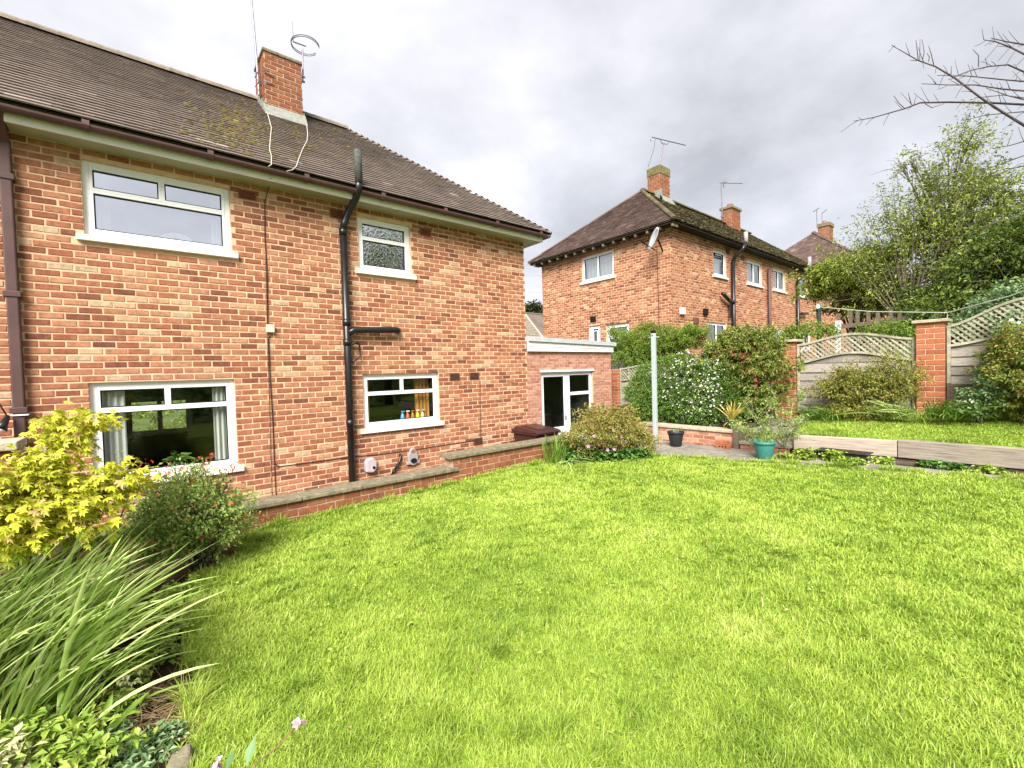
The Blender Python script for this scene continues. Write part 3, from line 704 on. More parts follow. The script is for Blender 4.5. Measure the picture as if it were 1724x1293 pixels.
bricks(house, (HX0, HY, ZB), (1, 0, 0), (0, -1, 0), lay, M_brick, single=300, view=lambda C: (C[:, 0] > -1.0) & (C[:, 2] > .35))
# side and back walls
sw = sheet_with_holes((HX1, HY, ZB), (0, 1, 0), (1, 0, 0), 5.2, WH, []).build('wall', M_mortar, house)
lay = brick_layout(5.2, WH, COURSE, PITCH, JOINT, [], v0=35*COURSE, seed=4)
bricks(house, (HX1, HY, ZB), (0, 1, 0), (1, 0, 0), lay, M_brick, chamfer=False)
BWIN = (3.85, 5.0, 1.35, 2.15)   # window in the far wall of the through room
bw = sheet_with_holes((HX0, HY+5.2, ZB), (1, 0, 0), (0, 1, 0), WL, WH, [(5.72, 6.82, 1.10, 1.90)], reveal=.1).build('wall', M_mortar, house)
BP = Plane((HX0, HY+5.2, ZB), (1, 0, 0), (0, 1, 0))
window(house, BP, 5.72, 6.82, 1.10, 1.90, [(0, .5, 0, 1), (.5, 1, 0, 1)], GL_low, sill=False)
# windows
top2 = lambda f: [(0, .5, f, 1), (.5, 1, f, 1), (0, 1, 0, f)]
window(house, FP, *W_UL, top2(.64), GL_up); window(house, FP, *W_LL, top2(.745), GL_low)
window(house, FP, *W_LR, top2(.66), GL_low); window(house, FP, *W_UR, [(0, 1, .64, 1), (0, 1, 0, .64)], GL_obs)
# rooms behind the windows
def room(x0, x1, y1, z0, z1, m, hole=None, y0=HY+.10, holes_front=None):
    mb = MB()
    mb.add([(x0, y0, z0), (x0, y1, z0), (x0, y1, z1), (x0, y0, z1)], [(0, 1, 2, 3)]); mb.add([(x1, y0, z0), (x1, y1, z0), (x1, y1, z1), (x1, y0, z1)], [(3, 2, 1, 0)])
    mb.add([(x0, y0, z0), (x1, y0, z0), (x1, y1, z0), (x0, y1, z0)], [(0, 1, 2, 3)]); mb.add([(x0, y0, z1), (x1, y0, z1), (x1, y1, z1), (x0, y1, z1)], [(3, 2, 1, 0)])
    b = sheet_with_holes((x0, y1, z0), (1, 0, 0), (0, -1, 0), x1-x0, z1-z0, [hole] if hole else [], reveal=.15); o = len(mb.v); mb.v += b.v; mb.f += [tuple(i+o for i in f) for f in b.f]
    return mb.build('room', m, house)
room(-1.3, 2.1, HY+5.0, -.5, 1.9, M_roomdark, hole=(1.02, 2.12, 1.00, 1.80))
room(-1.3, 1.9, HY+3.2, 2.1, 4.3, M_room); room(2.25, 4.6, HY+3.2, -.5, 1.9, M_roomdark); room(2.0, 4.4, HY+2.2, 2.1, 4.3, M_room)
curtain(house, FP, W_LL[0]+.04, W_LL[0]+.30, W_LL[2]-.2, W_LL[3]-.03, -.15, M_curtain, 4, .02, seed=1)
curtain(house, FP, W_LL[1]-.24, W_LL[1]-.02, W_LL[2]-.2, W_LL[3]-.03, -.15, M_curtain, 4, .02, seed=2)
curtain(house, FP, W_UL[0]+.06, W_UL[0]+.22, W_UL[2]-.2, W_UL[3]-.03, -.18, M_curtain, 3, .02, seed=3)
curtain(house, FP, W_UL[1]-.20, W_UL[1]-.05, W_UL[2]-.2, W_UL[3]-.03, -.18, M_curtain, 3, .02, seed=4)
curtain(house, FP, W_LR[0]+.04, W_LR[0]+.18, W_LR[2]-.1, W_LR[3]-.03, -.20, M_curtain_o, 3, .02, seed=5)
curtain(house, FP, W_LR[1]-.36, W_LR[1]-.08, W_LR[2]-.1, W_LR[3]-.03, -.22, M_curtain_o, 4, .025, seed=6)
curtain(house, FP, W_UR[1]-.35, W_UR[1]-.05, W_UR[2]-.1, W_UR[3]-.03, -.22, M_curtain, 4, .025, seed=7)
# inside sills that things stand on
for w in holes:
    mb = MB(); FP.box(mb, w[0]+.01, w[1]-.01, w[2]-.03, w[2]-.006, -.36, -.115); mb.build('window_board', M_white, house)
# soffit, fascia, gutter
box('soffit', M_soffit, house, -.95, 6.37, 6.64, 6.897, SOFF, SOFF+.012); box('soffit', M_soffit, house, 6.115, 6.37, 6.9, 12.3, SOFF, SOFF+.012)
box('soffit', M_brownp, house, -6.3, -.955, 6.64, 6.897, SOFF, SOFF+.012)
box('fascia', M_fascia, house, -.95, 6.395, 6.618, 6.638, SOFF-.012, SOFF+.13); box('fascia', M_fascia, house, 6.373, 6.393, 6.64, 12.3, SOFF-.012, SOFF+.13)
box('fascia', M_brownp, house, -6.3, -.955, 6.618, 6.638, SOFF-.012, SOFF+.13)
def gutter(parent, a, b, r=.058, m=M_brownp, inward=(0, 1, 0)):
    a = Vector(a); b = Vector(b); d = (b-a).normalized(); sd = Vector(inward); mb = MB(); vs = []
    for p in (a, b):
        for k in range(9):
            an = math.pi*k/8; vs.append(p-sd*math.cos(an)*r-Vector((0, 0, 1))*math.sin(an)*r)
        for k in range(8, -1, -1):
            an = math.pi*k/8; vs.append(p-sd*math.cos(an)*(r-.006)-Vector((0, 0, 1))*math.sin(an)*(r-.006)+Vector((0, 0, .002)))
    n = 18; fs = [(k, (k+1) % n, n+(k+1) % n, n+k) for k in range(n)]+[tuple(range(9)), tuple(range(n, n+9))]
    g = mb.add(vs, fs).build('gutter', m, parent)
    L = (b-a).length; k = 0.45
    while k < L:
        p = a+d*k; mb = MB()
        mb.tube([p-d*.03, p+d*.03], r+.008, 12); mb.build('gutter_joint', m, g); k += 1.1
    return g
gutter(house, (-6.3, 6.556, 4.350), (6.46, 6.556, 4.350)); gutter(house, (6.452, 6.50, 4.346), (6.452, 12.3, 4.346), inward=(-1, 0, 0))
# roof
EY, EZ, TANP = 6.50, 4.395, .807
def rz(y): return EZ+(y-EY)*TANP
mb = MB(); mb.add([(-6.3, EY+.03, rz(EY)-.02), (6.47, EY+.03, rz(EY)-.02), (3.5, 9.5, rz(9.5)-.02), (-6.3, 9.5, rz(9.5)-.02)], [(0, 1, 2, 3)])
mb.add([(6.47, EY+.03, rz(EY)-.02), (6.47, 12.5, rz(EY)-.02), (3.5, 9.5, rz(9.5)-.02)], [(0, 1, 2)])
mb.add([(6.47, 12.5, rz(EY)-.02), (-6.3, 12.5, rz(EY)-.02), (-6.3, 9.5, rz(9.5)-.02), (3.5, 9.5, rz(9.5)-.02)], [(0, 1, 2, 3)])
roof = mb.build('roof', M_tile, house)
S, Nn = roof_slope(roof, (-6.3, EY, EZ), (1, 0, 0), (0, 1, 0), TANP, 3.0, lambda p: 0.0, lambda p: 12.8-p, M_tile, gauge=.108, thick=.012, single=300)
roof_slope(roof, (6.5, 6.5, EZ), (0, 1, 0), (-1, 0, 0), TANP, 3.0, lambda p: p, lambda p: 6.0-p, M_tile, gauge=.108, thick=.012)
ridge_run(roof, (-6.3, 9.5, rz(9.5)-.03), (3.5, 9.5, rz(9.5)-.03), M_ridge, r=.125)
# hip: bonnet tiles stepping down
hv = Vector((6.5-3.5, 6.5-9.5, EZ-rz(9.5))); n = 36
for i in range(n):
    p = Vector((3.5, 9.5, rz(9.5)))+hv*((i+.2)/n); q = Vector((3.5, 9.5, rz(9.5)))+hv*((i+1.15)/n)
    d = (q-p).normalized(); sd = d.cross(Vector((0, 0, 1))).normalized(); up = sd.cross(d); vs = []
    for c, l in ((p, .012), (q, .040)):
        for s, h in ((-.085, -.052), (-.045, -.012), (0, 0), (.045, -.012), (.085, -.052)): vs.append(c+sd*s+up*(h+l))
    fs = [(k, k+1, 6+k, 5+k) for k in range(4)]+[(5, 6, 7, 8, 9)]
    MB().add(vs, fs).build('hip_tile', M_tile, roof)
# moss cushions on the tiles
mb = MB()
for i in range(620):
    if i < 400: px, py = random.gauss(392, 38), random.gauss(214, 24)
    elif i < 520: px, py = random.gauss(520, 45), random.gauss(225, 22)
    else: px, py = random.uniform(250, 620), random.uniform(150, 280)
    r = CM.T @ np.array([(px-862)/FPX, (py-646.5)/FPX, 1.0])
    k = (EZ-CAM[2]-TANP*EY)/(r[2]-TANP*r[1]); p = CAM+k*r
    if p[1] < 6.6 or p[1] > 9.3 or p[0] > 12.8-p[1]: continue
    c = Vector(p)+Vector((0, -.01, .012)); s = random.uniform(.008, .026)*(1.5 if i < 40 else 1); nseg = 7
    ring = []
    for rr, hh in ((1.0, 0.0), (.75, .45), (.3, .68)):
        for q in range(nseg):
            a = 2*math.pi*q/nseg; w = random.uniform(.75, 1.25)
            ring.append(c+Vector((math.cos(a)*s*rr*w*1.4, math.sin(a)*s*rr*w, math.sin(a)*s*rr*w*TANP+hh*s)))
    fs = [(a*nseg+q, a*nseg+(q+1) % nseg, (a+1)*nseg+(q+1) % nseg, (a+1)*nseg+q) for a in range(2) for q in range(nseg)]+[tuple(range(2*nseg, 3*nseg))]
    mb.add(ring, fs)
tag(mb.build('moss', M_moss, roof, smooth=True), kind='stuff')
# chimney: brick courses, flashing, cap
CX0, CX1, CY0, CY1, CZ1 = 1.88, 2.50, 8.9, 9.6, 7.40
chim = box('chimney', M_gmortar, house, CX0, CX1, CY0, CY1, 6.0, CZ1)
for O, U, Nv, L in (((CX0, CY0, 6.2), (1, 0, 0), (0, -1, 0), CX1-CX0), ((CX0, CY0, 6.2), (0, 1, 0), (-1, 0, 0), CY1-CY0)):
    lay = brick_layout(L, CZ1-6.2, .0767, .2066, .014, [], seed=5)
    bricks(chim, O, U, Nv, lay, M_gbrick, single=len(lay))
for O, U, Nv, L in (((CX1, CY0, 6.2), (0, 1, 0), (1, 0, 0), CY1-CY0), ((CX0, CY1, 6.2), (1, 0, 0), (0, 1, 0), CX1-CX0)):
    bricks(chim, O, U, Nv, brick_layout(L, CZ1-6.2, .0767, .2066, .014, [], seed=6), M_gbrick, chamfer=False)
mb = MB(); c = [(CX0-.025, CY0-.025), (CX1+.025, CY0-.025), (CX1+.025, CY1+.025), (CX0-.025, CY1+.025)]
ins = [(CX0+.10, CY0+.10), (CX1-.10, CY0+.10), (CX1-.10, CY1-.10), (CX0+.10, CY1-.10)]
mb.hexa([(*p, CZ1) for p in c]+[(*p, CZ1+.05) for p in c]); mb.hexa([(*p, CZ1+.051) for p in c]+[(*p, CZ1+.11) for p in ins])
mb.build('chimney_cap', M_coping, chim, bevel=.01)
mb = MB(); z0 = rz(CY0)
mb.hexa([(CX0-.04, CY0-.16, rz(CY0-.16)+.022), (CX1+.04, CY0-.16, rz(CY0-.16)+.022), (CX1+.04, CY0-.014, z0+.022), (CX0-.04, CY0-.014, z0+.022),
         (CX0-.04, CY0-.155, rz(CY0-.16)+.034), (CX1+.04, CY0-.155, rz(CY0-.16)+.034), (CX1+.04, CY0-.015, z0+.14), (CX0-.04, CY0-.015, z0+.14)])
for s, x in ((-1, CX0), (1, CX1)):
    for k in range(4):
        y0 = CY0-.01+k*.15; y1 = y0+.15; mb.box(x+s*.009, x+s*.03, y0, y1+.02, rz(y0)-.05, rz(y1)+.07)
mb.build('flashing', M_lead, chim)
# aerials on the chimney
a = thing('aerial_mast', (1.84, 9.15, 6.9), 'tall plain aerial mast strapped to the left side of the moss-roofed chimney', 'aerial')
MB().tube([PX(436, 160, Y=9.15), PX(432, 100, Y=9.15), PX(421, -25, Y=9.15), PX(415, -95, Y=9.15)], [.02, .018, .016, .012], 8).build('mast', M_metal, a)
mb = MB(); mb.tube([(1.78, 9.15, 7.02), (1.80, 8.88, 7.04), (2.02, 8.875, 7.0)], .009, 6); mb.tube([(1.78, 9.15, 6.86), (1.80, 8.88, 6.84), (2.02, 8.875, 6.86)], .009, 6); mb.build('strap', M_metal, a)
a = thing('ring_aerial', (2.55, 9.0, 6.9), 'round loop aerial with crossed short rod on the chimney right edge', 'aerial')
R = lambda x, y: PX(x, y, Y=9.0)
MB().tube([R(510, 138), R(510, 104), R(509, 80)], .014, 8).build('mast', M_metal, a)
MB().tube([R(493, 70), R(515, 78)], .012, 8).build('boom', M_metal, a); MB().tube([R(492, 36), R(494, 70)], [.006, .009], 6).build('rod', M_metal, a)
cen = np.array(R(514, 78)); rad = .24; ring = []
for k in range(25):
    an = math.radians(25+k*310/24); ring.append(cen+np.array([math.cos(an)*rad, math.sin(an)*rad*1.1, math.sin(an)*.0-.00]))
mb = MB(); mb.tube(ring, .008, 6); mb.tube([p+np.array([0, 0, .03]) for p in ring], .008, 6); mb.build('loop', M_metal, a)
mb = MB(); mb.tube([R(505, 130), R(513, 130)], .02, 8); mb.tube([R(506, 137), R(513, 138)], .02, 8); mb.build('clamp', M_metal, a)
# pale aerial leads lying on the tiles
def on_roof(px, py, lift=.03):
    r = CM.T @ np.array([(px-862)/FPX, (py-646.5)/FPX, 1.0]); k = (EZ+lift-CAM[2]-TANP*EY)/(r[2]-TANP*r[1]); return CAM+k*r
MB().tube([on_roof(*p) for p in [(449, 186), (453, 200), (457, 215), (455, 235), (454, 252), (457, 262), (457, 277), (452, 280)]], .006, 5).build('aerial_lead', M_palecable, roof)
MB().tube([on_roof(*p) for p in [(511, 204), (516, 206), (518, 225), (517, 237), (509, 252), (504, 265), (499, 280), (492, 286), (483, 288)]], .006, 5).build('aerial_lead', M_palecable, roof)
F = lambda x, y, n=.012: PX(x, y, Y=HY-n)
MB().tube([PX(456, 300, Y=6.60), F(452, 315), F(446, 340), F(446, 400), F(450, 460), F(451, 545)], .006, 5).build('cable', M_cable, house)
MB().tube([F(455, 565), F(452, 570), F(455, 640), F(459, 700), F(462, 778), F(468, 786), F(520, 779), F(584, 770), F(640, 765), F(700, 757), F(802, 741)], .007, 5).build('cable', M_cable, house)
MB().tube([F(447, 430), F(451, 600), F(455, 740), F(458, 840)], .004, 5).build('cable', M_ventdark, house)
MB().tube([F(462, 780), F(465, 838)], .006, 5).build('cable', M_cable, house); MB().tube([F(808, 640), F(809, 738)], .006, 5).build('cable', M_ventdark, house)
j = F(454.5, 553); box('junction_box', M_cream, house, j[0]-.05, j[0]+.05, HY-.055, HY-.008, j[2]-.055, j[2]+.05, bevel=.006)
# vents
def vent(x, z, w, h, m):
    v = box('air_brick', m, house, x-w/2, x+w/2, HY-.016, HY-.004, z-h/2, z+h/2)
    box('slot', M_dark, v, x-w/2+.018, x+w/2-.018, HY-.018, HY-.0165, z-h/2+.014, z+h/2-.014)
    for k in range(4):
        zz = z-h/2+.02+(h-.04)*(k+.5)/4; box('louvre', m, v, x-w/2+.018, x+w/2-.018, HY-.024, HY-.0185, zz-.005, zz+.005)
vent(1.19, 4.07, .21, .11, M_terra); vent(3.86, 4.05, .21, .12, M_terra); vent(2.36, 4.06, .2, .13, M_terra)
vent(4.36, 1.55, .21, .13, M_ventdark); vent(4.79, 1.55, .21, .13, M_ventdark); vent(4.83, .32, .21, .13, M_ventdark)
# soil stack, waste branch, rain pipe
sp = MB().tube([(2.42, HY-.09, -.55), (2.42, HY-.09, 3.82)], .052, 16).build('soil_pipe', M_blackp, house, smooth=True)
MB().tube([(2.42, HY-.09, 3.80), (2.44, HY-.10, 3.92), (2.50, 6.78, 4.08), (2.56, 6.60, 4.26), (2.57, 6.52, 4.36), (2.57, 6.50, 4.48)], .052, 16).build('offset_bend', M_blackp, sp, smooth=True)
MB().tube([(2.57, 6.50, 4.44), (2.565, 6.50, 4.90), (2.56, 6.50, 4.93)], [.055, .055, .03], 16).build('vent_pipe', M_oldpipe, sp, smooth=True)
for z in (3.78, 2.42, 2.12, .9): MB().tube([(2.42, HY-.09, z-.05), (2.42, HY-.09, z+.05)], .060, 16).build('collar', M_blackp, sp, smooth=True)
MB().tube([(2.42, HY-.09, 2.24), (2.52, HY-.10, 2.31), (3.15, HY-.10, 2.335), (3.24, HY-.09, 2.335), (3.28, HY-.03, 2.335), (3.28, HY+.02, 2.335)], .05, 16).build('waste_pipe', M_blackp, sp, smooth=True)
MB().tube([(2.46, HY-.09, 2.10), (2.58, HY-.09, 2.12), (2.61, HY-.08, 2.08), (2.61, HY-.08, 1.92), (2.55, HY-.08, 1.86), (2.47, HY-.09, 1.82)], .014, 8).build('trap_pipe', M_blackp, sp, smooth=True)
rp_ = MB(); rp_.box(-1.035, -.945, HY-.085, HY-.012, -.55, 4.12); rp_.bar((-.99, 6.85, 4.10), (-.99, 6.58, 4.34), .08, .065); rp = rp_.build('rain_pipe', M_brownp, house, bevel=.012)
for z in (3.75, 2.55, 1.35): box('pipe_bracket', M_brownp, rp, -1.055, -.925, HY-.095, HY-.004, z-.03, z+.03, bevel=.006)
w = MB().tube([(3.46-.4, HY-.05, -.04), (3.22, HY-.05, .19), (3.25, HY-.04, .27), (3.25, HY+.01, .29)], .022, 8).build('waste_pipe', M_blackp, house, smooth=True)
for t_ in (.35, .7): p = Vector((3.06, HY-.05, -.04)).lerp(Vector((3.22, HY-.05, .19)), t_); MB().tube([p-Vector((.012, 0, .017)), p+Vector((.012, 0, .017))], .028, 8).build('pipe_clip', M_blackp, w)
# lilac outside light and grey hose hanger low on the wall
a = thing('wall_light', (2.70, HY, .1), 'small pale lilac rounded security light low on the brick wall beside black pipe', 'light')
mb = MB(); pr = [(-.085, -.10), (.03, -.12), (.085, -.07), (.09, .05), (.04, .115), (-.06, .10), (-.09, .04)]
mb.poly_prism([(2.72+x, HY-.004, .205+z) for x, z in pr][::-1], (0, -.11, 0)); mb.build('housing', M_lilac, a, bevel=.018)
MB().tube([(2.755, HY-.112, .17), (2.755, HY-.128, .165)], .022, 12).build('sensor', M_dark, a)
a = thing('hose_hanger', (3.47, HY, .1), 'grey plastic hose hanger with oval openings fixed low on brick wall', 'hose hanger')
mb = MB(); out_ = []; inn = []
for k in range(20):
    an = 2*math.pi*k/20; out_.append((3.47+.085*math.cos(an)*(1.05-.25*math.sin(an)), .23+.15*math.sin(an))); inn.append((3.47+.042*math.cos(an), .325+.028*math.sin(an)))
mb.poly_prism([(x, HY-.006, z) for x, z in out_], (0, -.05, 0)); bdy = mb.build('body', M_grey, a, bevel=.012)
mb = MB(); mb.box(3.35, 3.59, HY-.05, HY-.006, .10, .15); mb.build('foot', M_grey, a, bevel=.012)
mb = MB(); mb.poly_prism([(3.47+.055*math.cos(2*math.pi*k/16), HY-.058, .165+.04*math.sin(2*math.pi*k/16)) for k in range(16)], (0, -.012, 0)); mb.build('opening', M_dark, a)
mb = MB(); mb.poly_prism([(x, HY-.058, z) for x, z in inn], (0, -.004, 0)); mb.build('opening', M_gbrick, a)
# swivel mirror, bottles, plant on the window boards
a = thing('dressing_mirror', (.40, HY+.30, 3.27), 'white oval dressing mirror standing inside the upper left window', 'mirror')
mb = MB(); mb.poly_prism([(.42+.19*math.cos(2*math.pi*k/20), HY+.26, 3.36+.15*math.sin(2*math.pi*k/20)) for k in range(20)], (0, .03, 0)); mb.build('frame', M_white, a, bevel=.008)
mb = MB(); mb.poly_prism([(.40+.10*math.cos(2*math.pi*k/20), HY+.252, 3.36+.07*math.sin(2*math.pi*k/20)) for k in range(20)], (0, .006, 0)); mb.build('glass', M_grey, a)
box('stand', M_white, a, .36, .48, HY+.24, HY+.32, 3.262, 3.285)
cols = [('blue', (.12, .35, .62)), ('orange', (.62, .12, .03)), ('dark orange', (.45, .16, .04)), ('yellow', (.72, .62, .05)), ('pale green', (.52, .58, .36))]
for i, (nm, c) in enumerate(cols):
    x = 3.42+i*.095; m_ = mat('bottle_'+nm.replace(' ', '_'), c, rough=.4)
    b = thing('spray_bottle', (x, HY+.2, .766), nm+' cleaning bottle on the kitchen window board'+(', first from the left' if i == 0 else ''), 'bottle', 'bottles on the kitchen window board')
    MB().lathe([(.032, .0), (.034, .01), (.034, .12), (.026, .16), (.013, .18), (.013, .20)], (x, HY+.2, .766), 14).build('body', m_, b, smooth=True)
    mb = MB(); mb.box(x-.016, x+.016, HY+.18, HY+.22, .967, .992); mb.box(x-.014, x+.014, HY+.145, HY+.18, .975, .992); mb.build('trigger', M_white if i % 2 else m_, b)
pp = (.31, HY+.24, .456)
b = thing('house_plant', pp, 'dark leafy pot plant inside the lower left window', 'plant')
MB().lathe([(.05, 0), (.065, .11), (.07, .115), (.06, .116), (.058, .09)], pp, 16).build('pot', mat('green_pot', (.05, .12, .06), rough=.5), b, smooth=True)
n = 26; D = unit(rng.normal(0, 1, (n, 3))*np.array([1, .5, .4])+np.array([0, 0, .7])); leaves('foliage', np.tile(np.array([pp[0], pp[1], pp[2]+.13]), (n, 1)), D, rng.uniform(.14, .25, n), L_darkshrub, b, aspect=.3, droop=.35)
pp = (.66, HY+.22, .456)
b = thing('orchid', pp, 'small red and white flower in the lower left window', 'plant')
MB().lathe([(.035, 0), (.045, .07), (.04, .072)], pp, 12).build('pot', M_black, b, smooth=True)
MB().tube([(pp[0], pp[1], pp[2]+.06), (pp[0]+.03, pp[1], pp[2]+.16), (pp[0]+.10, pp[1], pp[2]+.19)], .004, 5).build('stem', L_sword, b)
P = np.array(pp)+rng.normal(0, 1, (9, 3))*np.array([.05, .02, .02])+np.array([.02, 0, .14]); leaves('petal', P, rng.normal(0, 1, (9, 3))+np.array([0, -1.5, 0]), .05, L_redfl, b, shape='petal4')
# left neighbour's lamp on the rain pipe
a = thing('clip_lamp', (-1.06, HY-.12, 1.25), 'small black clip lamp strapped to the brown rain pipe', 'lamp')
MB().tube([(-1.16, HY-.12, 1.55), (-1.06, HY-.12, 1.28)], .008, 6).build('arm', M_blackp, a)
MB().tube([(-1.06, HY-.12, 1.30), (-1.09, HY-.16, 1.22), (-1.11, HY-.18, 1.17)], [.02, .035, .055], 12).build('shade', M_blackp, a, smooth=True)
MB().tube([(-1.11, HY-.18, 1.172), (-1.115, HY-.185, 1.15)], [.045, .03], 12).build('bulb', M_white, a, smooth=True)
MB().box(-1.06, -.92, HY-.10, HY-.003, 1.295, 1.308).build('strap', M_white, a)

# ---- extension (same building)
EX1 = 8.87
d_u = (.40, 2.07); DZ0, DZ1 = .12, 2.18   # door opening in extension coords (v from ZB)
EP = Plane((HX1, HY, ZB), (1, 0, 0), (0, -1, 0))
ew = sheet_with_holes((HX1, HY, ZB), (1, 0, 0), (0, -1, 0), EX1-HX1, 2.03-ZB, [(d_u[0], d_u[1], DZ0, DZ1)]).build('extension_wall', M_mortar2, house)
lay = brick_layout(EX1-HX1, 2.03-ZB, .065, .172, .011, [(d_u[0], d_u[1], DZ0, DZ1)], seed=9)
bricks(ew, (HX1, HY, ZB), (1, 0, 0), (0, -1, 0), lay, M_brick2, proud=.004)
sheet_with_holes((EX1, HY, ZB), (0, 1, 0), (1, 0, 0), 3.6, 2.03-ZB, []).build('extension_wall', M_mortar2, house)
bricks(ew, (EX1, HY, ZB), (0, 1, 0), (1, 0, 0), brick_layout(3.6, 2.03-ZB, .065, .172, .011, [], seed=10), M_brick2, proud=.004, chamfer=False)
mb = MB(); mb.hexa([(6.118, 6.84, 2.022), (8.90, 6.84, 2.022), (8.90, 6.885, 2.022), (6.118, 6.885, 2.022), (6.118, 6.84, 2.225), (8.90, 6.84, 2.165), (8.90, 6.885, 2.165), (6.118, 6.885, 2.225)]); mb.build('extension_fascia', M_white, house)
mb = MB(); mb.hexa([(6.118, 6.833, 2.118), (8.905, 6.833, 2.092), (8.905, 6.839, 2.092), (6.118, 6.839, 2.118), (6.118, 6.833, 2.123), (8.905, 6.833, 2.097), (8.905, 6.839, 2.097), (6.118, 6.839, 2.123)]); mb.build('fascia_groove', M_grey, house)
mb = MB(); mb.hexa([(6.118, 6.80, 2.228), (8.97, 6.80, 2.168), (8.97, 10.5, 2.168), (6.118, 10.5, 2.228), (6.118, 6.80, 2.325), (8.97, 6.80, 2.255), (8.97, 10.5, 2.255), (6.118, 10.5, 2.325)]); mb.build('flat_roof', M_felt, house)
mb = MB(); mb.box(6.13, 8.86, 10.3, 10.4, ZB, 2.2); mb.build('extension_wall', M_mortar2, house)
room(6.3, 8.6, HY+3.0, -.5, 2.0, M_room)
u0, u1 = d_u
mb = MB(); EP.box(mb, u0-.02, u1+.02, DZ1-.001, DZ1+.045, -.03, .03); mb.build('door_head', M_white, house, bevel=.004)
window(house, EP, u0, u0+.83, DZ0, DZ1, [(0, 1, .38, 1)], GL_low, sill=False, frame=.055, bar=.10, name='door')
mb = MB(); EP.box(mb, u0+.05, u0+.78, DZ0+.05, DZ0+.80, -.10, -.043); mb.build('door_panel', M_white, house, bevel=.006)
mb = MB(); EP.box(mb, u0+.735, u0+.755, DZ0+1.00, DZ0+1.14, -.03, -.015); EP.box(mb, u0+.66, u0+.75, DZ0+1.06, DZ0+1.08, -.0, .02); EP.box(mb, u0+.738, u0+.752, DZ0+1.06, DZ0+1.08, -.03, .0); mb.build('door_handle', M_grey, house)
window(house, EP, u0+.832, u1, DZ0, DZ1, [(0, 1, .77, 1), (0, 1, .36, .77)], GL_low, sill=False, frame=.05, bar=.07)
mb = MB(); EP.box(mb, u0+.88, u1-.05, DZ0+.05, DZ0+.78, -.10, -.044); mb.build('window_panel', M_white, house, bevel=.006)

# ------------------------------------------------------------------ garden retaining wall along the path
gw = thing('garden_wall', (2.2, 5.45, -.6), 'low red brick retaining wall with mossy stepped coping between lawn and house', 'wall')
WY = 5.40
mb = MB(); mb.box(-.75, 3.34, WY, WY+.22, -.62, .222); mb.box(3.341, 5.9, WY, WY+.22, -.62, .398); core = mb.build('wall_core', M_gmortar, gw)
lay = brick_layout(4.09, .222+.6, .0835, .205, .011, [], v0=.822-.0835*10, seed=11)
lay = [q for q in lay if q[1]-.6 > -.2]
bricks(core, (-.75, WY, -.6), (1, 0, 0), (0, -1, 0), lay, M_gbrick, proud=.005, single=len(lay))
lay = brick_layout(2.56, .398+.6, .0835, .205, .011, [], v0=.998-.0835*12, seed=12)
lay = [q for q in lay if q[1]-.6 > -.15]
bricks(core, (3.341, WY, -.6), (1, 0, 0), (0, -1, 0), lay, M_gbrick, proud=.005, single=len(lay))
for x0, x1, z, k in ((-.74, 3.42, .225, 6), (3.27, 5.92, .401, 4)):
    for i in range(k):
        a, b = x0+(x1-x0)*i/k, x0+(x1-x0)*(i+1)/k
        o = box('coping_stone', M_coping, gw, a+.004, b-.004, WY-.04+random.uniform(-.006, .006), WY+.26, z+random.uniform(0, .003), z+.045+random.uniform(-.002, .006), bevel=.008)
# pier at the left end
pier = thing('brick_pier', (-.9, 4.75, -.6), 'tall brick pier with pale stone cap at the far left edge', 'pier')
PXa, PXb, PYa, PYb, PZ = -1.10, -.735, 4.67, 4.96, 1.15
core = box('pier_core', M_gmortar, pier, PXa, PXb, PYa, PYb, -.6, PZ)
for O, U, Nv, L in (((PXa, PYa, -.1), (1, 0, 0), (0, -1, 0), PXb-PXa), ((PXb, PYa, -.1), (0, 1, 0), (1, 0, 0), PYb-PYa)):
    lay = brick_layout(L, PZ+.1, .0762, .205, .011, [], v0=PZ+.1-.0762*16, seed=13); bricks(core, O, U, Nv, lay, M_gbrick, proud=.005, single=len(lay))
box('pier_cap', M_stone, pier, PXa-.04, PXb+.045, PYa-.04, PYb+.04, PZ+.001, PZ+.062, bevel=.008)
# stone cascade ornament beside the pier
a = thing('cascade_ornament', (-.62, 4.86, 0), 'grey stone-effect cascade ornament with arched top, beside the brick pier', 'garden ornament')
ox, oy = -.60, 4.88
mb = MB(); prof = []
for k in range(13): an = math.pi*k/12; prof.append((ox-.115*math.cos(an), .98+.13*math.sin(an)))
prof = [(ox-.13, .30)]+prof+[(ox+.13, .30)]
mb.poly_prism([(x, oy+.05, z) for x, z in prof], (0, .10, 0)); mb.build('back_arch', M_stone, a, bevel=.02)
mb = MB()
for i in range(70):
    x = ox+random.uniform(-.085, .085); z = .42+random.random()*.6; s = random.uniform(.02, .04); y = oy+.045-random.uniform(0, .05)
    mb.tube([(x, y, z+s*1.6), (x+random.uniform(-.006, .006), y-s*.5, z), (x, y+.01, z-s*1.5)], [s*.3, s*.6, s*.2], 6)
mb.build('rock_face', mat('pale_rock', [(0, (.26, .24, .21)), (1, (.42, .40, .36))], noise=20, amt=.3, rough=.9), a, smooth=True)
MB().lathe([(.06, 0), (.12, .08), (.15, .16), (.155, .18), (.13, .185), (.10, .12)], (ox+.02, oy-.08, .26), 20).build('bowl', M_stone, a, smooth=True)
mb = MB(); mb.box(ox-.14, ox+.14, oy-.1, oy+.12, -.02, .30); mb.build('plinth', M_coping, a, bevel=.01)
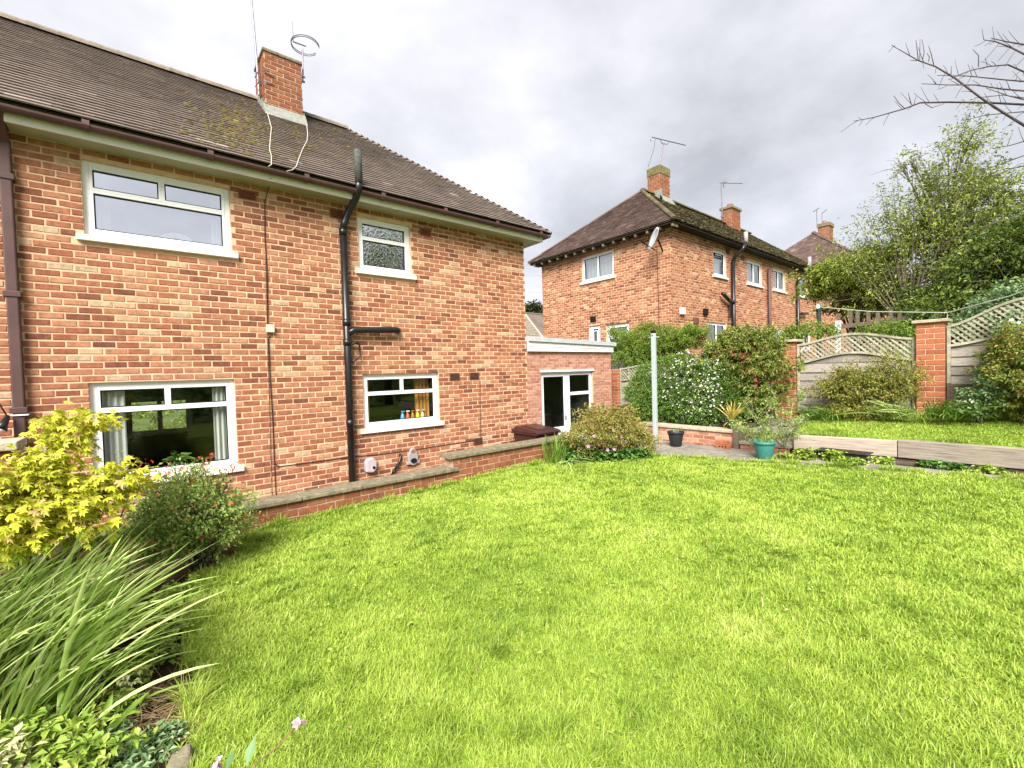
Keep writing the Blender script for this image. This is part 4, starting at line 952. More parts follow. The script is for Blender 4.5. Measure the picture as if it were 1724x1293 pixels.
# maroon wheelie bin
bn = thing('wheelie_bin', (5.75, 6.30, -.55), 'maroon wheelie bin with ridged lid standing on the house path', 'bin')
mb = MB(); b0, b1 = -.47, .43
mb.hexa([(5.55, 6.03, b0), (6.0, 6.03, b0), (6.0, 6.50, b0), (5.55, 6.50, b0), (5.46, 5.95, b1), (6.05, 5.95, b1), (6.05, 6.62, b1), (5.46, 6.62, b1)]); bd = mb.build('body', M_bin, bn, bevel=.03)
mb = MB(); mb.box(5.43, 6.08, 5.92, 6.65, b1, b1+.035); mb.build('rim', M_bin, bn, bevel=.012)
mb = MB(); mb.hexa([(5.44, 5.90, b1+.036), (6.07, 5.90, b1+.036), (6.07, 6.66, b1+.036), (5.44, 6.66, b1+.036), (5.47, 5.96, b1+.085), (6.04, 5.96, b1+.085), (6.02, 6.58, b1+.14), (5.49, 6.58, b1+.14)]); lid = mb.build('lid', M_bin, bn, bevel=.02)
mb = MB(); mb.hexa([(5.56, 6.0, b1+.088), (5.95, 6.0, b1+.088), (5.93, 6.5, b1+.13), (5.58, 6.5, b1+.13), (5.58, 6.02, b1+.11), (5.93, 6.02, b1+.11), (5.91, 6.48, b1+.152), (5.60, 6.48, b1+.152)]); mb.build('raised_panel', M_bin, lid, bevel=.012)
MB().tube([(5.50, 6.70, b1+.06), (6.02, 6.70, b1+.06)], .017, 8).build('handle', M_bin, bn)
for x in (5.50, 6.03): MB().tube([(x-.025, 6.52, -.45), (x+.025, 6.52, -.45)], .10, 16).build('wheel', M_black, bn)

# ------------------------------------------------------------------ neighbouring house up the slope
NX0, NX1, NY0, NY1, NZB, NE = 11.65, 25.9, 6.9, 12.15, .45, 5.62
nb = thing('brick_house', (14, 6.9, NZB), 'red brick house with hipped mossy roof and satellite dish beyond the shrubs', 'house')
LP = Plane((NX0, NY1, NZB), (0, -1, 0), (-1, 0, 0))     # side facing us: u runs from the far corner to the near corner
RP = Plane((NX0, NY0, NZB), (1, 0, 0), (0, -1, 0))
def lpt(px, py): p = PX(px, py, X=NX0); return NY1-p[1], p[2]-NZB
def rpt(px, py): p = PX(px, py, Y=NY0); return p[0]-NX0, p[2]-NZB
WHn = NE+.1-NZB; L1 = NY1-NY0; L2 = NX1-NX0
def rect(pt, a, b, c, d):   # two pixel corners: top-left, bottom-right
    u0, v1 = pt(a, b); u1, v0 = pt(c, d); return (u0, u1, v0, v1)
lw1 = rect(lpt, 979, 433, 1034, 465); lw1 = (lw1[0], lw1[1], 4.56-NZB, 5.41-NZB)
lw2 = rect(lpt, 991.5, 549, 1011, 577); lw2 = (lw2[0], lw2[1], lw2[2]-.15, lw2[3])
ld = rect(lpt, 1020, 547, 1056, 600); ld = (ld[0], ld[1]+.1, .15, ld[3])
lh = [lw1, lw2, ld]
rw = [rect(rpt, 1201, 419, 1223, 466), rect(rpt, 1257, 437, 1283, 482), rect(rpt, 1301, 452, 1322, 492), rect(rpt, 1345.5, 468, 1358.5, 500)]
rw = [(a, b, 4.52-NZB, 5.36-NZB) for a, b, c, d in rw]
rl = [rect(rpt, 1192, 540, 1223, 560), rect(rpt, 1258, 547, 1284, 560), rect(rpt, 1303, 553, 1323, 570), rect(rpt, 1347, 558, 1364, 575)]
rl = [(a, b, 1.75, 3.02-NZB) for a, b, c, d in rl]
rh = rw+rl
w1 = sheet_with_holes((NX0, NY1, NZB), (0, -1, 0), (-1, 0, 0), L1, WHn, lh).build('wall', M_mortar, nb)
lay1 = brick_layout(L1, WHn, .0785, .2110, .0165, lh+[(lw1[0]-.07, lw1[1]+.07, lw1[2]-.075, lw1[2])], seed=21)
bricks(nb, (NX0, NY1, NZB), (0, -1, 0), (-1, 0, 0), lay1, M_brick, single=300, chamfer=False, view=lambda C: C[:, 2] > 3.2)
w2 = sheet_with_holes((NX0, NY0, NZB), (1, 0, 0), (0, -1, 0), L2, WHn, rh).build('wall', M_mortar, nb)
lay2 = brick_layout(L2, WHn, .0785, .2110, .0165, rh+[(h[0]-.07, h[1]+.07, h[2]-.075, h[2]) for h in rh], seed=22)
bricks(nb, (NX0, NY0, NZB), (1, 0, 0), (0, -1, 0), lay2, M_brick, chamfer=False)
MB().box(NX0+.02, NX1, NY1-.1, NY1, NZB, NE).build('wall', M_mortar, nb); MB().box(NX1-.1, NX1, NY0+.02, NY1, NZB, NE).build('wall', M_mortar, nb)
window(nb, LP, *lw1, [(0, .5, 0, 1), (.5, 1, 0, 1)], GL_nb); window(nb, LP, *lw2, [(.1, .9, .1, .9)], GL_nb, sill=False, frame=.12, bar=.05)
window(nb, LP, *ld, [(0, 1, .86, 1), (0, 1, 0, .85)], GL_nb, sill=False, name='door', frame=.09, fm=M_white)
for i, w in enumerate(rw): window(nb, RP, *w, [(0, .5, 0, 1), (.5, 1, 0, 1)] if i in (1, 2) else [(0, 1, 0, 1)], GL_nb)
for w in rl: window(nb, RP, *w, [(0, .5, 0, 1), (.5, 1, 0, 1)], GL_nb)
# pale blinds just behind the neighbours' glass
for pl, w in [(LP, lw1)]+[(RP, w) for w in rw]:
    curtain(nb, pl, w[0]+.03, w[1]-.03, w[2], w[3]-.14, -.22, M_curtain, 9, .012, name='blind')
for pl, w in [(LP, lw2), (LP, ld)]+[(RP, w) for w in rl]:
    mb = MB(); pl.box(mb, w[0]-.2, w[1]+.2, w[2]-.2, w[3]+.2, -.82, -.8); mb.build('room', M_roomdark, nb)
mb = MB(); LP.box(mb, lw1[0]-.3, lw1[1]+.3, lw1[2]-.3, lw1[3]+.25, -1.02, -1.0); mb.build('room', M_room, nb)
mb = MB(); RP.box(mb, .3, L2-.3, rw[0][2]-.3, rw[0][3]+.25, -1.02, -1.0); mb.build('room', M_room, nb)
# roof
ov = .35; EXn, EYn = NX0-ov, NY0-ov; DEP = (NY1-NY0)/2+ov; TN = .81; EZn = 5.64
half = NY0+(NY1-NY0)/2; RZn = EZn+DEP*TN
mb = MB(); e = [(EXn, EYn, EZn-.02), (NX1+ov, EYn, EZn-.02), (NX1+ov, NY1+ov, EZn-.02), (EXn, NY1+ov, EZn-.02)]; a1 = (EXn+DEP, half, RZn-.02); a2 = (NX1+ov-DEP, half, RZn-.02)
mb.add(e+[a1, a2], [(0, 1, 5, 4), (1, 2, 5), (2, 3, 4, 5), (3, 0, 4)]); nroof = mb.build('roof', M_tile_moss, nb)
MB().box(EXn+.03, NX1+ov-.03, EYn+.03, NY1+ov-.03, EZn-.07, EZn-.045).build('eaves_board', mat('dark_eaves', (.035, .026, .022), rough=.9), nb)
roof_slope(nroof, (EXn, NY1+ov, EZn), (0, -1, 0), (1, 0, 0), TN, DEP, lambda p: p, lambda p: 2*DEP-p, M_tile_red, gauge=.105)
roof_slope(nroof, (EXn, EYn, EZn), (1, 0, 0), (0, 1, 0), TN, DEP, lambda p: p, lambda p: NX1+2*ov-NX0-p, M_tile_moss, gauge=.105, jit=.006)
ridge_run(nroof, a1, a2, M_tile_moss, r=.12, step=.4, lift=.03); ridge_run(nroof, (EXn, EYn, EZn+.0), a1, M_tile_moss, r=.075, step=.3, lift=.02); ridge_run(nroof, (EXn, NY1+ov, EZn), a1, M_tile_red, r=.07, step=.3, lift=.02)
for i in range(15):
    y = NY1+ov-.25-i*.40; MB().box(EXn+.05, EXn+.30, y-.03, y+.03, EZn-.155, EZn-.072).build('rafter_end', M_coping if i % 2 == 0 else M_sleeper_dark, nb)
# neighbours' chimneys
def stack(parent, x0, x1, y0, y1, z0, z1, m, capm, mossy=.0, proud=.006):
    c = box('chimney', M_gmortar, parent, x0, x1, y0, y1, z0, z1)
    for O, U, Nv, L in (((x0, y0, z0), (1, 0, 0), (0, -1, 0), x1-x0), ((x0, y0, z0), (0, 1, 0), (-1, 0, 0), y1-y0), ((x1, y0, z0), (0, 1, 0), (1, 0, 0), y1-y0)):
        bricks(c, O, U, Nv, brick_layout(L, z1-z0-mossy, .0785, .211, .012, [], seed=int(x0*10)), m, chamfer=False)
    return c
def nbx(px, py): return PX(px, py, Y=half)
cx0 = PX(1111, 300, Y=half-.3)[0]; ct = PX(1111, 277, Y=half-.3)[2]
ch1 = stack(nb, cx0, cx0+.66, half-.3, half+.22, RZn-.5, ct-.02, M_gbrick, M_coping)
MB().box(cx0-.02, cx0+.68, half-.32, half+.24, ct-.30, ct).build('render_band', mat('mossy_render', (.15, .135, .055), noise=6, amt=.4, rough=.95), ch1, bevel=.01)
MB().lathe([(.10, 0), (.09, .10), (.11, .12)], (cx0+.33, half-.02, ct), 12).build('chimney_pot', M_coping, ch1)
MB().box(cx0-.04, cx0-.021, half-.4, half+.26, RZn-.42, RZn+.12).build('flashing', M_lead, ch1)
MB().hexa([(cx0-.04, half-.5, RZn-.38), (cx0+.70, half-.5, RZn-.38), (cx0+.70, half-.31, RZn-.24), (cx0-.04, half-.31, RZn-.24), (cx0-.04, half-.5, RZn-.34), (cx0+.70, half-.5, RZn-.34), (cx0+.70, half-.325, RZn-.08), (cx0-.04, half-.325, RZn-.08)]).build('flashing', M_lead, ch1)
p = PX(1232, 350, Y=half-.35); cx1 = p[0]-.0; ct2 = PX(1230, 347, Y=half-.35)[2]
ch2 = stack(nb, cx1-.02, cx1+.85, half-.35, half+.12, RZn-.5, ct2-.05, M_gbrick, M_stone)
MB().box(cx1-.08, cx1+.91, half-.41, half+.18, ct2-.05, ct2+.06).build('chimney_cap', M_coping, ch2, bevel=.015)
MB().lathe([(.13, 0), (.11, .16), (.13, .18), (.10, .185)], (cx1+.38, half-.1, ct2+.06), 14).build('chimney_pot', M_pbrick, ch2)
# aerials up there
a = thing('yagi_aerial', (cx0+.2, half-.25, ct), 'long tilted aerial on bent mast above the nearer mossy chimney', 'aerial')
Q = lambda x, y: PX(x, y, Y=half-.2)
MB().tube([Q(1111, 277), Q(1116, 245), Q(1118, 241)], .022, 8).build('mast', M_metal, a); MB().tube([Q(1098, 231), Q(1154, 244.5)], .02, 6).build('boom', M_metal, a)
MB().tube([Q(1112.5, 235), Q(1113, 239.5), Q(1116, 242), Q(1123, 243), Q(1126, 240), Q(1126.5, 238)], .014, 6).build('bracket', M_metal, a)
mb = MB(); c = Vector(Q(1098, 231.5))
for dz in (-.09, -.03, .03, .09): mb.tube([c+Vector((-.09, 0, dz)), c+Vector((.06, .1, dz))], .010, 5)
mb.tube([c+Vector((-.09, 0, -.09)), c+Vector((-.09, 0, .09))], .01, 5); mb.build('reflector', M_metal, a)
MB().tube([Q(1103, 234), Q(1101, 250), Q(1096, 266), Q(1091, 281)], .007, 5).build('lead', M_cable, a)
a = thing('yagi_aerial', (cx1-.15, half-.25, ct2), 'slim aerial on a tall straight mast at the second neighbouring chimney', 'aerial')
MB().tube([Q(1216, 365), Q(1214, 310)], .022, 8).build('mast', M_metal, a); MB().tube([Q(1212, 308), Q(1250, 309)], .018, 6).build('boom', M_metal, a)
mb = MB(); mb.tube([Q(1217, 307), Q(1221, 300)], .016, 5); mb.tube([Q(1217, 309), Q(1219, 316)], .016, 5); mb.tube([Q(1216, 308), Q(1224, 306)], .016, 5); mb.build('reflector', M_metal, a)
MB().tube([Q(1214, 365), Q(1219, 366)], .03, 6).build('clamp', M_metal, a)
# satellite dish
dp = PX(1103, 403, X=NX0-.45); a = thing('satellite_dish', (NX0, dp[1], dp[2]), 'pale grey satellite dish under the eaves at the neighbouring house corner', 'satellite dish')
mb = MB(); ax = Vector((-.75, .55, .30)).normalized(); s1 = ax.orthogonal().normalized(); s2 = ax.cross(s1); c = Vector(dp); R_ = .29; vs = []
for sgn in (0, -.012):
    for j in range(6):
        rr = R_*j/5
        for k in range(24):
            an = 2*math.pi*k/24; vs.append(c+s1*math.cos(an)*rr+s2*math.sin(an)*rr*1.12+ax*(.07*(j/5)**2+sgn))
fs = []
for l in (0, 144):
    for j in range(5):
        for k in range(24): fs.append((l+j*24+k, l+j*24+(k+1) % 24, l+(j+1)*24+(k+1) % 24, l+(j+1)*24+k))
for k in range(24): fs.append((120+k, 120+(k+1) % 24, 264+(k+1) % 24, 264+k))
mb.add(vs, fs).build('reflector', mat('dish_grey', (.44, .46, .47), rough=.5), a, smooth=True)
mb = MB(); lnb = c+ax*.36-Vector((0, 0, .20)); mb.tube([c-Vector((0, 0, .30)), lnb], .014, 6); mb.tube([lnb-ax*.04, lnb+ax*.06+Vector((0, 0, .05))], .03, 8); mb.tube([c-ax*.05, c-ax*.1, (NX0, dp[1]+.05, dp[2]-.25)], .022, 8); mb.build('arm', M_dark, a)
MB().tube([PX(1106, 418, X=NX0-.012), PX(1108, 480, X=NX0-.012), PX(1110, 560, X=NX0-.012)], .009, 5).build('cable', M_cable, nb)
# pipes on the long side
def soil(px, py0, py1, r, m, top=None):
    p0 = PX(px[0], py0, Y=NY0-.1); p1 = PX(px[1], py1, Y=NY0-.1)
    o = MB().tube([(p0[0], NY0-.1, p0[2]), (p0[0], NY0-.1, NZB)], r, 10).build('soil_pipe', m, nb, smooth=True)
    return o, p0
s1_, p0 = soil((1234, 1237), 440, 548, .06, M_blackp)
MB().tube([(p0[0], NY0-.1, p0[2]-.02), (p0[0]+.12, NY0-.12, p0[2]+.18), PX(1250, 420, Y=NY0-.42), PX(1256, 408, Y=NY0-.42)], .06, 10).build('offset_bend', M_blackp, s1_, smooth=True)
q = PX(1256, 412, Y=NY0-.42); MB().tube([q, (q[0], q[1], q[2]+.42)], .065, 10).build('vent_pipe', M_grey, s1_, smooth=True)
q = PX(1236, 509, Y=NY0-.12); MB().tube([q, (q[0]-.35, q[1], q[2]+.03), (q[0]-.85, q[1]-.02, q[2]+.22)], .06, 10).build('waste_pipe', M_blackp, s1_, smooth=True)
for k, zz in enumerate((.05, -.25, -.5)): MB().tube([(q[0]-.28+k*.04, q[1], q[2]+.02), (q[0]-.28+k*.04, q[1], q[2]-.55)], .03, 8).build('trap_pipe', M_blackp, s1_) if k < 2 else None
s2_, p0 = soil((1295, 1297), 452, 555, .055, M_brownp)
s3_, p0 = soil((1343, 1344), 472, 565, .06, M_blackp)
MB().tube([(p0[0], NY0-.1, p0[2]-.02), (p0[0]+.3, NY0-.2, p0[2]+.25), PX(1362, 452, Y=NY0-.45)], .06, 10).build('offset_bend', M_blackp, s3_, smooth=True)
q = PX(1363, 453, Y=NY0-.45); MB().tube([q, (q[0], q[1], q[2]+.5)], .07, 10).build('vent_pipe', M_grey, s3_, smooth=True)
q = PX(1345, 528, Y=NY0-.12); MB().tube([q, (q[0]+1.0, q[1], q[2]+.06)], .06, 10).build('waste_pipe', M_blackp, s3_, smooth=True)
for px, py, c in ((1148, 524, M_white), (1187, 525, M_dark), (1171, 540, M_ventdark)):
    q = PX(px, py, Y=NY0-.02); MB().box(q[0]-.12, q[0]+.12, NY0-.08, NY0-.007, q[2]-.10, q[2]+.10).build('wall_fitting', c, nb, bevel=.02)
q = PX(998.5, 537, X=NX0-.01); MB().box(NX0-.02, NX0-.007, q[1]-.12, q[1]+.12, q[2]-.1, q[2]+.08).build('air_brick', M_dark, nb)
for px, py in ((1225, 423), (1250, 434), (1329, 462), (1166, 417)):
    q = PX(px, py, Y=NY0-.01); MB().box(q[0]-.12, q[0]+.12, NY0-.02, NY0-.007, q[2]-.08, q[2]+.08).build('air_brick', M_ventdark if px != 1166 else M_brick2, nb)

# ------------------------------------------------------------------ third house, farther along
TX0 = 30.0; TY0, TY1 = 6.9, 12.15; TE = 7.15; TB = 1.5
tb = thing('brick_house', (TX0, 9, TB), 'farthest brick house with plain dark hipped roof, behind the trees on the right', 'house')
MB().box(TX0, TX0+14, TY0, TY1, TB, TE+.05).build('wall', M_mortar, tb)
bricks(tb, (TX0, TY1, TB), (0, -1, 0), (-1, 0, 0), brick_layout(TY1-TY0, TE-TB, .0785, .211, .0165, [], seed=31), M_brick, chamfer=False)
bricks(tb, (TX0, TY0, TB), (1, 0, 0), (0, -1, 0), brick_layout(9, TE-TB, .0785, .211, .0165, [], seed=32), M_brick, chamfer=False)
ap = PX(1373, 394, Y=half); TDEP = DEP; ex, ey = TX0-.35, TY0-.35; TT = (ap[2]-TE-.1)/TDEP
mb = MB(); e = [(ex, ey, TE+.08), (TX0+14.35, ey, TE+.08), (TX0+14.35, TY1+.35, TE+.08), (ex, TY1+.35, TE+.08)]; a1 = (ex+TDEP, half, TE+.08+TDEP*TT); a2 = (TX0+14.35-TDEP, half, a1[2])
mb.add(e+[a1, a2], [(0, 1, 5, 4), (1, 2, 5), (2, 3, 4, 5), (3, 0, 4)]); mb.add(e, [(3, 2, 1, 0)]); tr = mb.build('roof', M_tile_red, tb)
roof_slope(tr, (ex, TY1+.35, TE+.1), (0, -1, 0), (1, 0, 0), TT, TDEP, lambda p: p, lambda p: 2*TDEP-p, M_tile_red, gauge=.14, width=.22)
roof_slope(tr, (ex, ey, TE+.1), (1, 0, 0), (0, 1, 0), TT, TDEP, lambda p: p, lambda p: 14.7-p, M_tile_red, gauge=.14, width=.22)
ridge_run(tr, (ex, ey, TE+.1), a1, M_tile_red, r=.09, step=.5, lift=.02); ridge_run(tr, a1, a2, M_tile_red, r=.12, step=.6, lift=.03)
q = PX(1388, 378, Y=half); stack_c = stack(tb, q[0]-.40, q[0]+.45, half-.35, half+.25, a1[2]-.5, q[2], M_gbrick, M_coping)
MB().box(q[0]-.46, q[0]+.51, half-.41, half+.31, q[2]-.22, q[2]+.02).build('chimney_cap', M_coping, stack_c, bevel=.02)
MB().lathe([(.13, 0), (.11, .16), (.13, .18)], (q[0], half, q[2]+.02), 12).build('chimney_pot', M_pbrick, stack_c)
a = thing('yagi_aerial', (q[0]-.4, half, q[2]), 'small forked aerial, left of the pair on the farthest chimney', 'aerial')
MB().tube([Q(1375.5, 384), Q(1375, 352)], .02, 6).build('mast', M_metal, a); mb = MB(); mb.tube([Q(1370, 356), Q(1379, 350)], .03, 6); mb.build('boom', M_metal, a)
a = thing('yagi_aerial', (q[0], half, q[2]), 'small bent aerial, right of the pair on the farthest chimney', 'aerial')
MB().tube([Q(1384, 374), Q(1384, 359)], .02, 6).build('mast', M_metal, a); MB().tube([Q(1384, 359), Q(1392, 353)], .03, 6).build('boom', M_metal, a)

# ------------------------------------------------------------------ things in the gap between the houses
hb = thing('tiled_house', (20, 26, -1), 'far low house with grey brown tiled roof glimpsed between the two brick houses', 'house')
G_ = lambda x, y, Y=26: PX(x, y, Y=Y)
p1, p2, p3 = G_(868, 520), G_(917, 552), G_(917, 580)
MB().box(12.5, 33, 26.6, 32, -1, 3.0).build('wall', M_brick2, hb)
mb = MB(); r0 = PX(884, 529, Y=29); mb.add([(10, 25.6, 2.75), (26, 25.6, 2.75), (r0[0], 29, r0[2]), (8, 29, r0[2])], [(0, 1, 2, 3)]); mb.add([(26, 25.6, 2.75), (26, 33, 2.75), (r0[0], 29, r0[2])], [(0, 1, 2)]); hr = mb.build('roof', M_tile, hb)
roof_slope(hr, (10, 25.6, 2.77), (1, 0, 0), (0, 1, 0), (r0[2]-2.75)/3.4, 3.4, lambda p: 0, lambda p: 16-p*(26-r0[0])/3.4, M_ridge, gauge=.2, width=.33)
ridge_run(hr, (26, 25.6, 2.78), (r0[0], 29, r0[2]), M_stone, r=.10, step=.5)
hc = thing('tiled_house', (24, 36, -1), 'dark roofed far house behind the low tiled roof in the gap', 'house')
MB().box(16, 50, 36, 42, -1, 3.6).build('wall', M_brick2, hc); rr = PX(895, 528, Y=39); mb = MB(); mb.add([(15, 35.5, 3.5), (51, 35.5, 3.5), (51, 39, rr[2]), (15, 39, rr[2])], [(0, 1, 2, 3)]); mb.add([(15, 42.5, 3.5), (51, 42.5, 3.5), (51, 39, rr[2]), (15, 39, rr[2])], [(3, 2, 1, 0)]); mb.build('roof', M_tile, hc)
for i in range(12): MB().box(15.2+i*3, 18.1+i*3, 38.9, 39.1, rr[2]-.03, rr[2]+.1).build('ridge_tile', M_ridge, hc)
for i, yy in enumerate((462, 490, 504)):
    a, b = PX(870, yy+2, Y=60), PX(950, yy-2, Y=62); mid = (np.array(a)+np.array(b))/2-np.array([0, 0, .3]); dlt = np.array(b)-np.array(a)
    o = MB().tube([np.array(a)-dlt*3, a, mid, b, np.array(b)+dlt*3], .012, 4).build('overhead_wire', M_metal, None)
    tag(o, ['top overhead wire crossing the sky gap between the houses', 'middle overhead wire crossing the sky gap between the houses', 'lowest overhead wire crossing the sky gap between the houses'][i], 'wire', 'overhead wires')

# ------------------------------------------------------------------ boundary fence with brick pillars
FX = 9.70
def pillar(y0, y1, z0, z1, label, cap=True):
    t = thing('brick_pillar', (FX+.16, (y0+y1)/2, z0), label, 'pillar', 'fence pillars'); w = .33; c = .0845
    core = box('pillar_core', M_pmortar, t, FX, FX+w, y0, y1, z0, z1); n = int((z1-z0)/c)
    for i in range(n):
        zt = z1-i*c-.006; zb = zt-c+.013; L = y1-y0; f = .66 if i % 2 else .34
        for a, b in ((y0-.004, y0+L*f-.006), (y0+L*f+.006, y1+.004)):
            box('brick', M_pbrick, core, FX-.005-random.uniform(0, .003), FX+w+.005, a, b, zb, zt, bevel=.004)
    if cap: box('pillar_cap', M_stone, t, FX-.05, FX+w+.05, y0-.055, y1+.055, z1+.001, z1+.05, bevel=.008)
    return t
pillar(1.08, 1.41, .40, 2.20, 'orange brick fence pillar with pale cap carrying the washing line hook')
pillar(3.17, 3.50, .35, 2.03, 'orange brick fence pillar half hidden behind the large pieris shrub')
pillar(7.34, 7.67, .2, 1.60, 'brick fence pillar just right of the extension wall', cap=False)
def fence_panel(y0, y1, zb, zl, zt, bump_l, bump_t, label, side=1):
    """y0<y1; board zone zb..zl, lattice zl..zt with curved rails"""
    t = thing('fence_panel', (FX+.12, (y0+y1)/2, zb), label, 'fence panel', 'lattice-top fence panels'); x = FX+.10
    s_ = lambda y: (y-y0)/(y1-y0)
    lo = lambda y: zl+bump_l*math.sin(math.pi*s_(y))**1.6; hi = lambda y: zt+bump_t*math.sin(math.pi*s_(y))**1.6
    for y in (y0+.02, y1-.02): box('post', M_lattice, t, x-.035, x+.035, y-.022, y+.022, zb-.02, hi(y), bevel=.003)
    n = max(3, int(round((zl-zb)/.155))); h = (zl-zb)/n
    for i in range(n):
        z0 = zb+i*h; yy = [y0+.045+(y1-y0-.09)*k/8 for k in range(9)]
        MB().hexa([(x-.012, y0+.045, z0-.03), (x+.002, y0+.045, z0-.03), (x+.002, y1-.045, z0-.03), (x-.012, y1-.045, z0-.03),
                   (x+.012, y0+.045, z0+h-.008), (x+.022, y0+.045, z0+h-.008), (x+.022, y1-.045, z0+h-.008), (x+.012, y1-.045, z0+h-.008)]).build('board', M_fence, t)
    # board cut to the curve under the lower rail
    m_ = MB(); k = 12
    for i in range(k):
        a, b = y0+.045+(y1-y0-.09)*i/k, y0+.045+(y1-y0-.09)*(i+1)/k; m_.hexa([(x, a, zl-.01), (x+.014, a, zl-.01), (x+.014, b, zl-.01), (x, b, zl-.01), (x, a, lo(a)), (x+.014, a, lo(a)), (x+.014, b, lo(b)), (x, b, lo(b))])
    m_.build('board', M_fence, t)
    for f, nm in ((lo, 'lower_rail'), (hi, 'top_rail')):
        m_ = MB(); k = 14
        for i in range(k):
            a, b = y0+(y1-y0)*i/k, y0+(y1-y0)*(i+1)/k; m_.hexa([(x-.036, a, f(a)-.018), (x+.036, a, f(a)-.018), (x+.036, b, f(b)-.018), (x-.036, b, f(b)-.018), (x-.036, a, f(a)+.020), (x+.036, a, f(a)+.020), (x+.036, b, f(b)+.020), (x-.036, b, f(b)+.020)])
        m_.build(nm, M_lattice, t)
    for sg, xo in ((-1, -.013), (1, .003)):
        c = y0-.9 if sg < 0 else y0-.9
        k = 0
        while True:
            y_at = y0-.55+k*.088; k += 1
            if y_at > y1+.55: break
            pts = []
            for q in range(41):   # slat runs 45 degrees: y = y_at + sg*(z - zl)
                z = zl-.02+q*.02; y = y_at-sg*(z-zl-.2)
                if y0+.04 < y < y1-.04 and lo(y) < z < hi(y): pts.append((y, z))
            if len(pts) < 3: continue
            (ya, za), (yb, zb_) = pts[0], pts[-1]
            MB().bar((x+xo, ya, za), (x+xo, yb, zb_), .014, .026, up=(0, 1, 0) if abs(yb-ya) < .01 else (0, -(zb_-za), (yb-ya))).build('lattice_slat', M_lattice, t)
    return t
fence_panel(1.43, 3.15, .70, 1.62, 1.96, .16, .15, 'curved lattice-top fence panel between the two orange brick pillars')
fence_panel(-.70, 1.06, 1.25, 1.82, 2.12, .14, .34, 'high lattice-top fence panel right of the washing line pillar')
fence_panel(3.52, 5.25, .55, 1.45, 1.80, .14, .14, 'lattice-top fence panel hidden behind the big shrubs')
fence_panel(5.45, 7.32, .40, 1.30, 1.60, .10, .10, 'lattice-top fence panel glimpsed right of the extension wall')
MB().box(FX+.06, FX+.16, -.72, 1.06, .3, 1.22).build('gravel_board', M_sleeper_dark, None); tag(bpy.context.scene.objects['gravel_board'], 'dark gravel board under the high fence panel at right', 'board')
# washing line: hook on the pillar, dark post beyond, line over the garden
a = thing('line_hook', (FX+.12, 1.10, 2.25), 'thin steel hook on top of the orange brick pillar', 'hook')
MB().tube([(FX+.12, 1.06, 2.24), (FX+.12, 1.06, 2.34)], .006, 6).build('shank', M_galv, a)
hk = np.array([FX+.12, 1.06, 2.345])
pp = PX(1378, 513, X=11.6); dpst = thing('line_post', (pp[0], pp[1], .7), 'dark green washing line post standing beyond the curved fence panel', 'post')
MB().tube([(pp[0]+.06, pp[1], .5), (pp[0], pp[1], pp[2])], .045, 10).build('shaft', mat('dark_green_paint', (.03, .045, .04), rough=.6), dpst)
MB().tube([(pp[0]-.10, pp[1]-.02, pp[2]-.10), (pp[0]-.05, pp[1], pp[2]-.04), (pp[0]+.05, pp[1], pp[2]-.06)], [.02, .045, .02], 8).build('knotted_line', M_line, dpst)
e2 = PX(1900, 425, X=6.2)
tag(MB().tube([(pp[0]-.05, pp[1], pp[2]-.05), (hk+np.array(pp))/2-np.array([0, 0, .07]), hk, (hk+e2)/2-np.array([0, 0, .05]), e2], .007, 6).build('washing_line', M_line, None), 'thin white washing line running over the brick fence pillar', 'washing line')
# galvanised line post on the patio side
q = PX(1100, 556, X=7.72); lp = thing('line_post', (q[0], q[1], .12), 'pale grey green square steel post with crossbar in front of the hedge', 'post')
MB().box(q[0]-.038, q[0]+.038, q[1]-.038, q[1]+.038, .05, q[2]-.06).build('shaft', M_galv, lp, bevel=.008)
MB().box(q[0]-.036, q[0]+.036, q[1]-.036, q[1]+.036, q[2]-.059, q[2]).build('cap', M_dark, lp, bevel=.006)
MB().tube([(q[0]+.02, q[1]-.11, q[2]-.14), (q[0]+.02, q[1]+.11, q[2]-.135)], .010, 6).build('crossbar', M_galv, lp)
MB().tube([(q[0]-.045, q[1], q[2]-.10), (q[0]-.02, q[1], q[2]-.10)], .012, 8).build('hole', M_dark, lp)
# rough post and rail fence in the garden beyond
pf = thing('rail_fence', (12.6, 2.6, 1.0), 'rough grey post and rail fence beyond the curved fence panel', 'fence')
for px in (1412, 1432, 1444, 1462, 1478, 1500, 1515):
    t_ = PX(px, 524+random.uniform(-4, 4), X=12.6); MB().box(t_[0]-.03, t_[0]+.03, t_[1]-.032, t_[1]+.032, .5, t_[2]).build('post', M_sleeper_dark, pf)
MB().bar(PX(1400, 552, X=12.52), PX(1530, 536, X=12.52), .05, .09).build('rail', M_sleeper_dark, pf)
q = PX(1411, 540, X=12.3); MB().box(q[0]-.03, q[0]+.03, q[1]-.05, q[1]+.05, 1.2, q[2]).build('pale_post', M_white, pf)

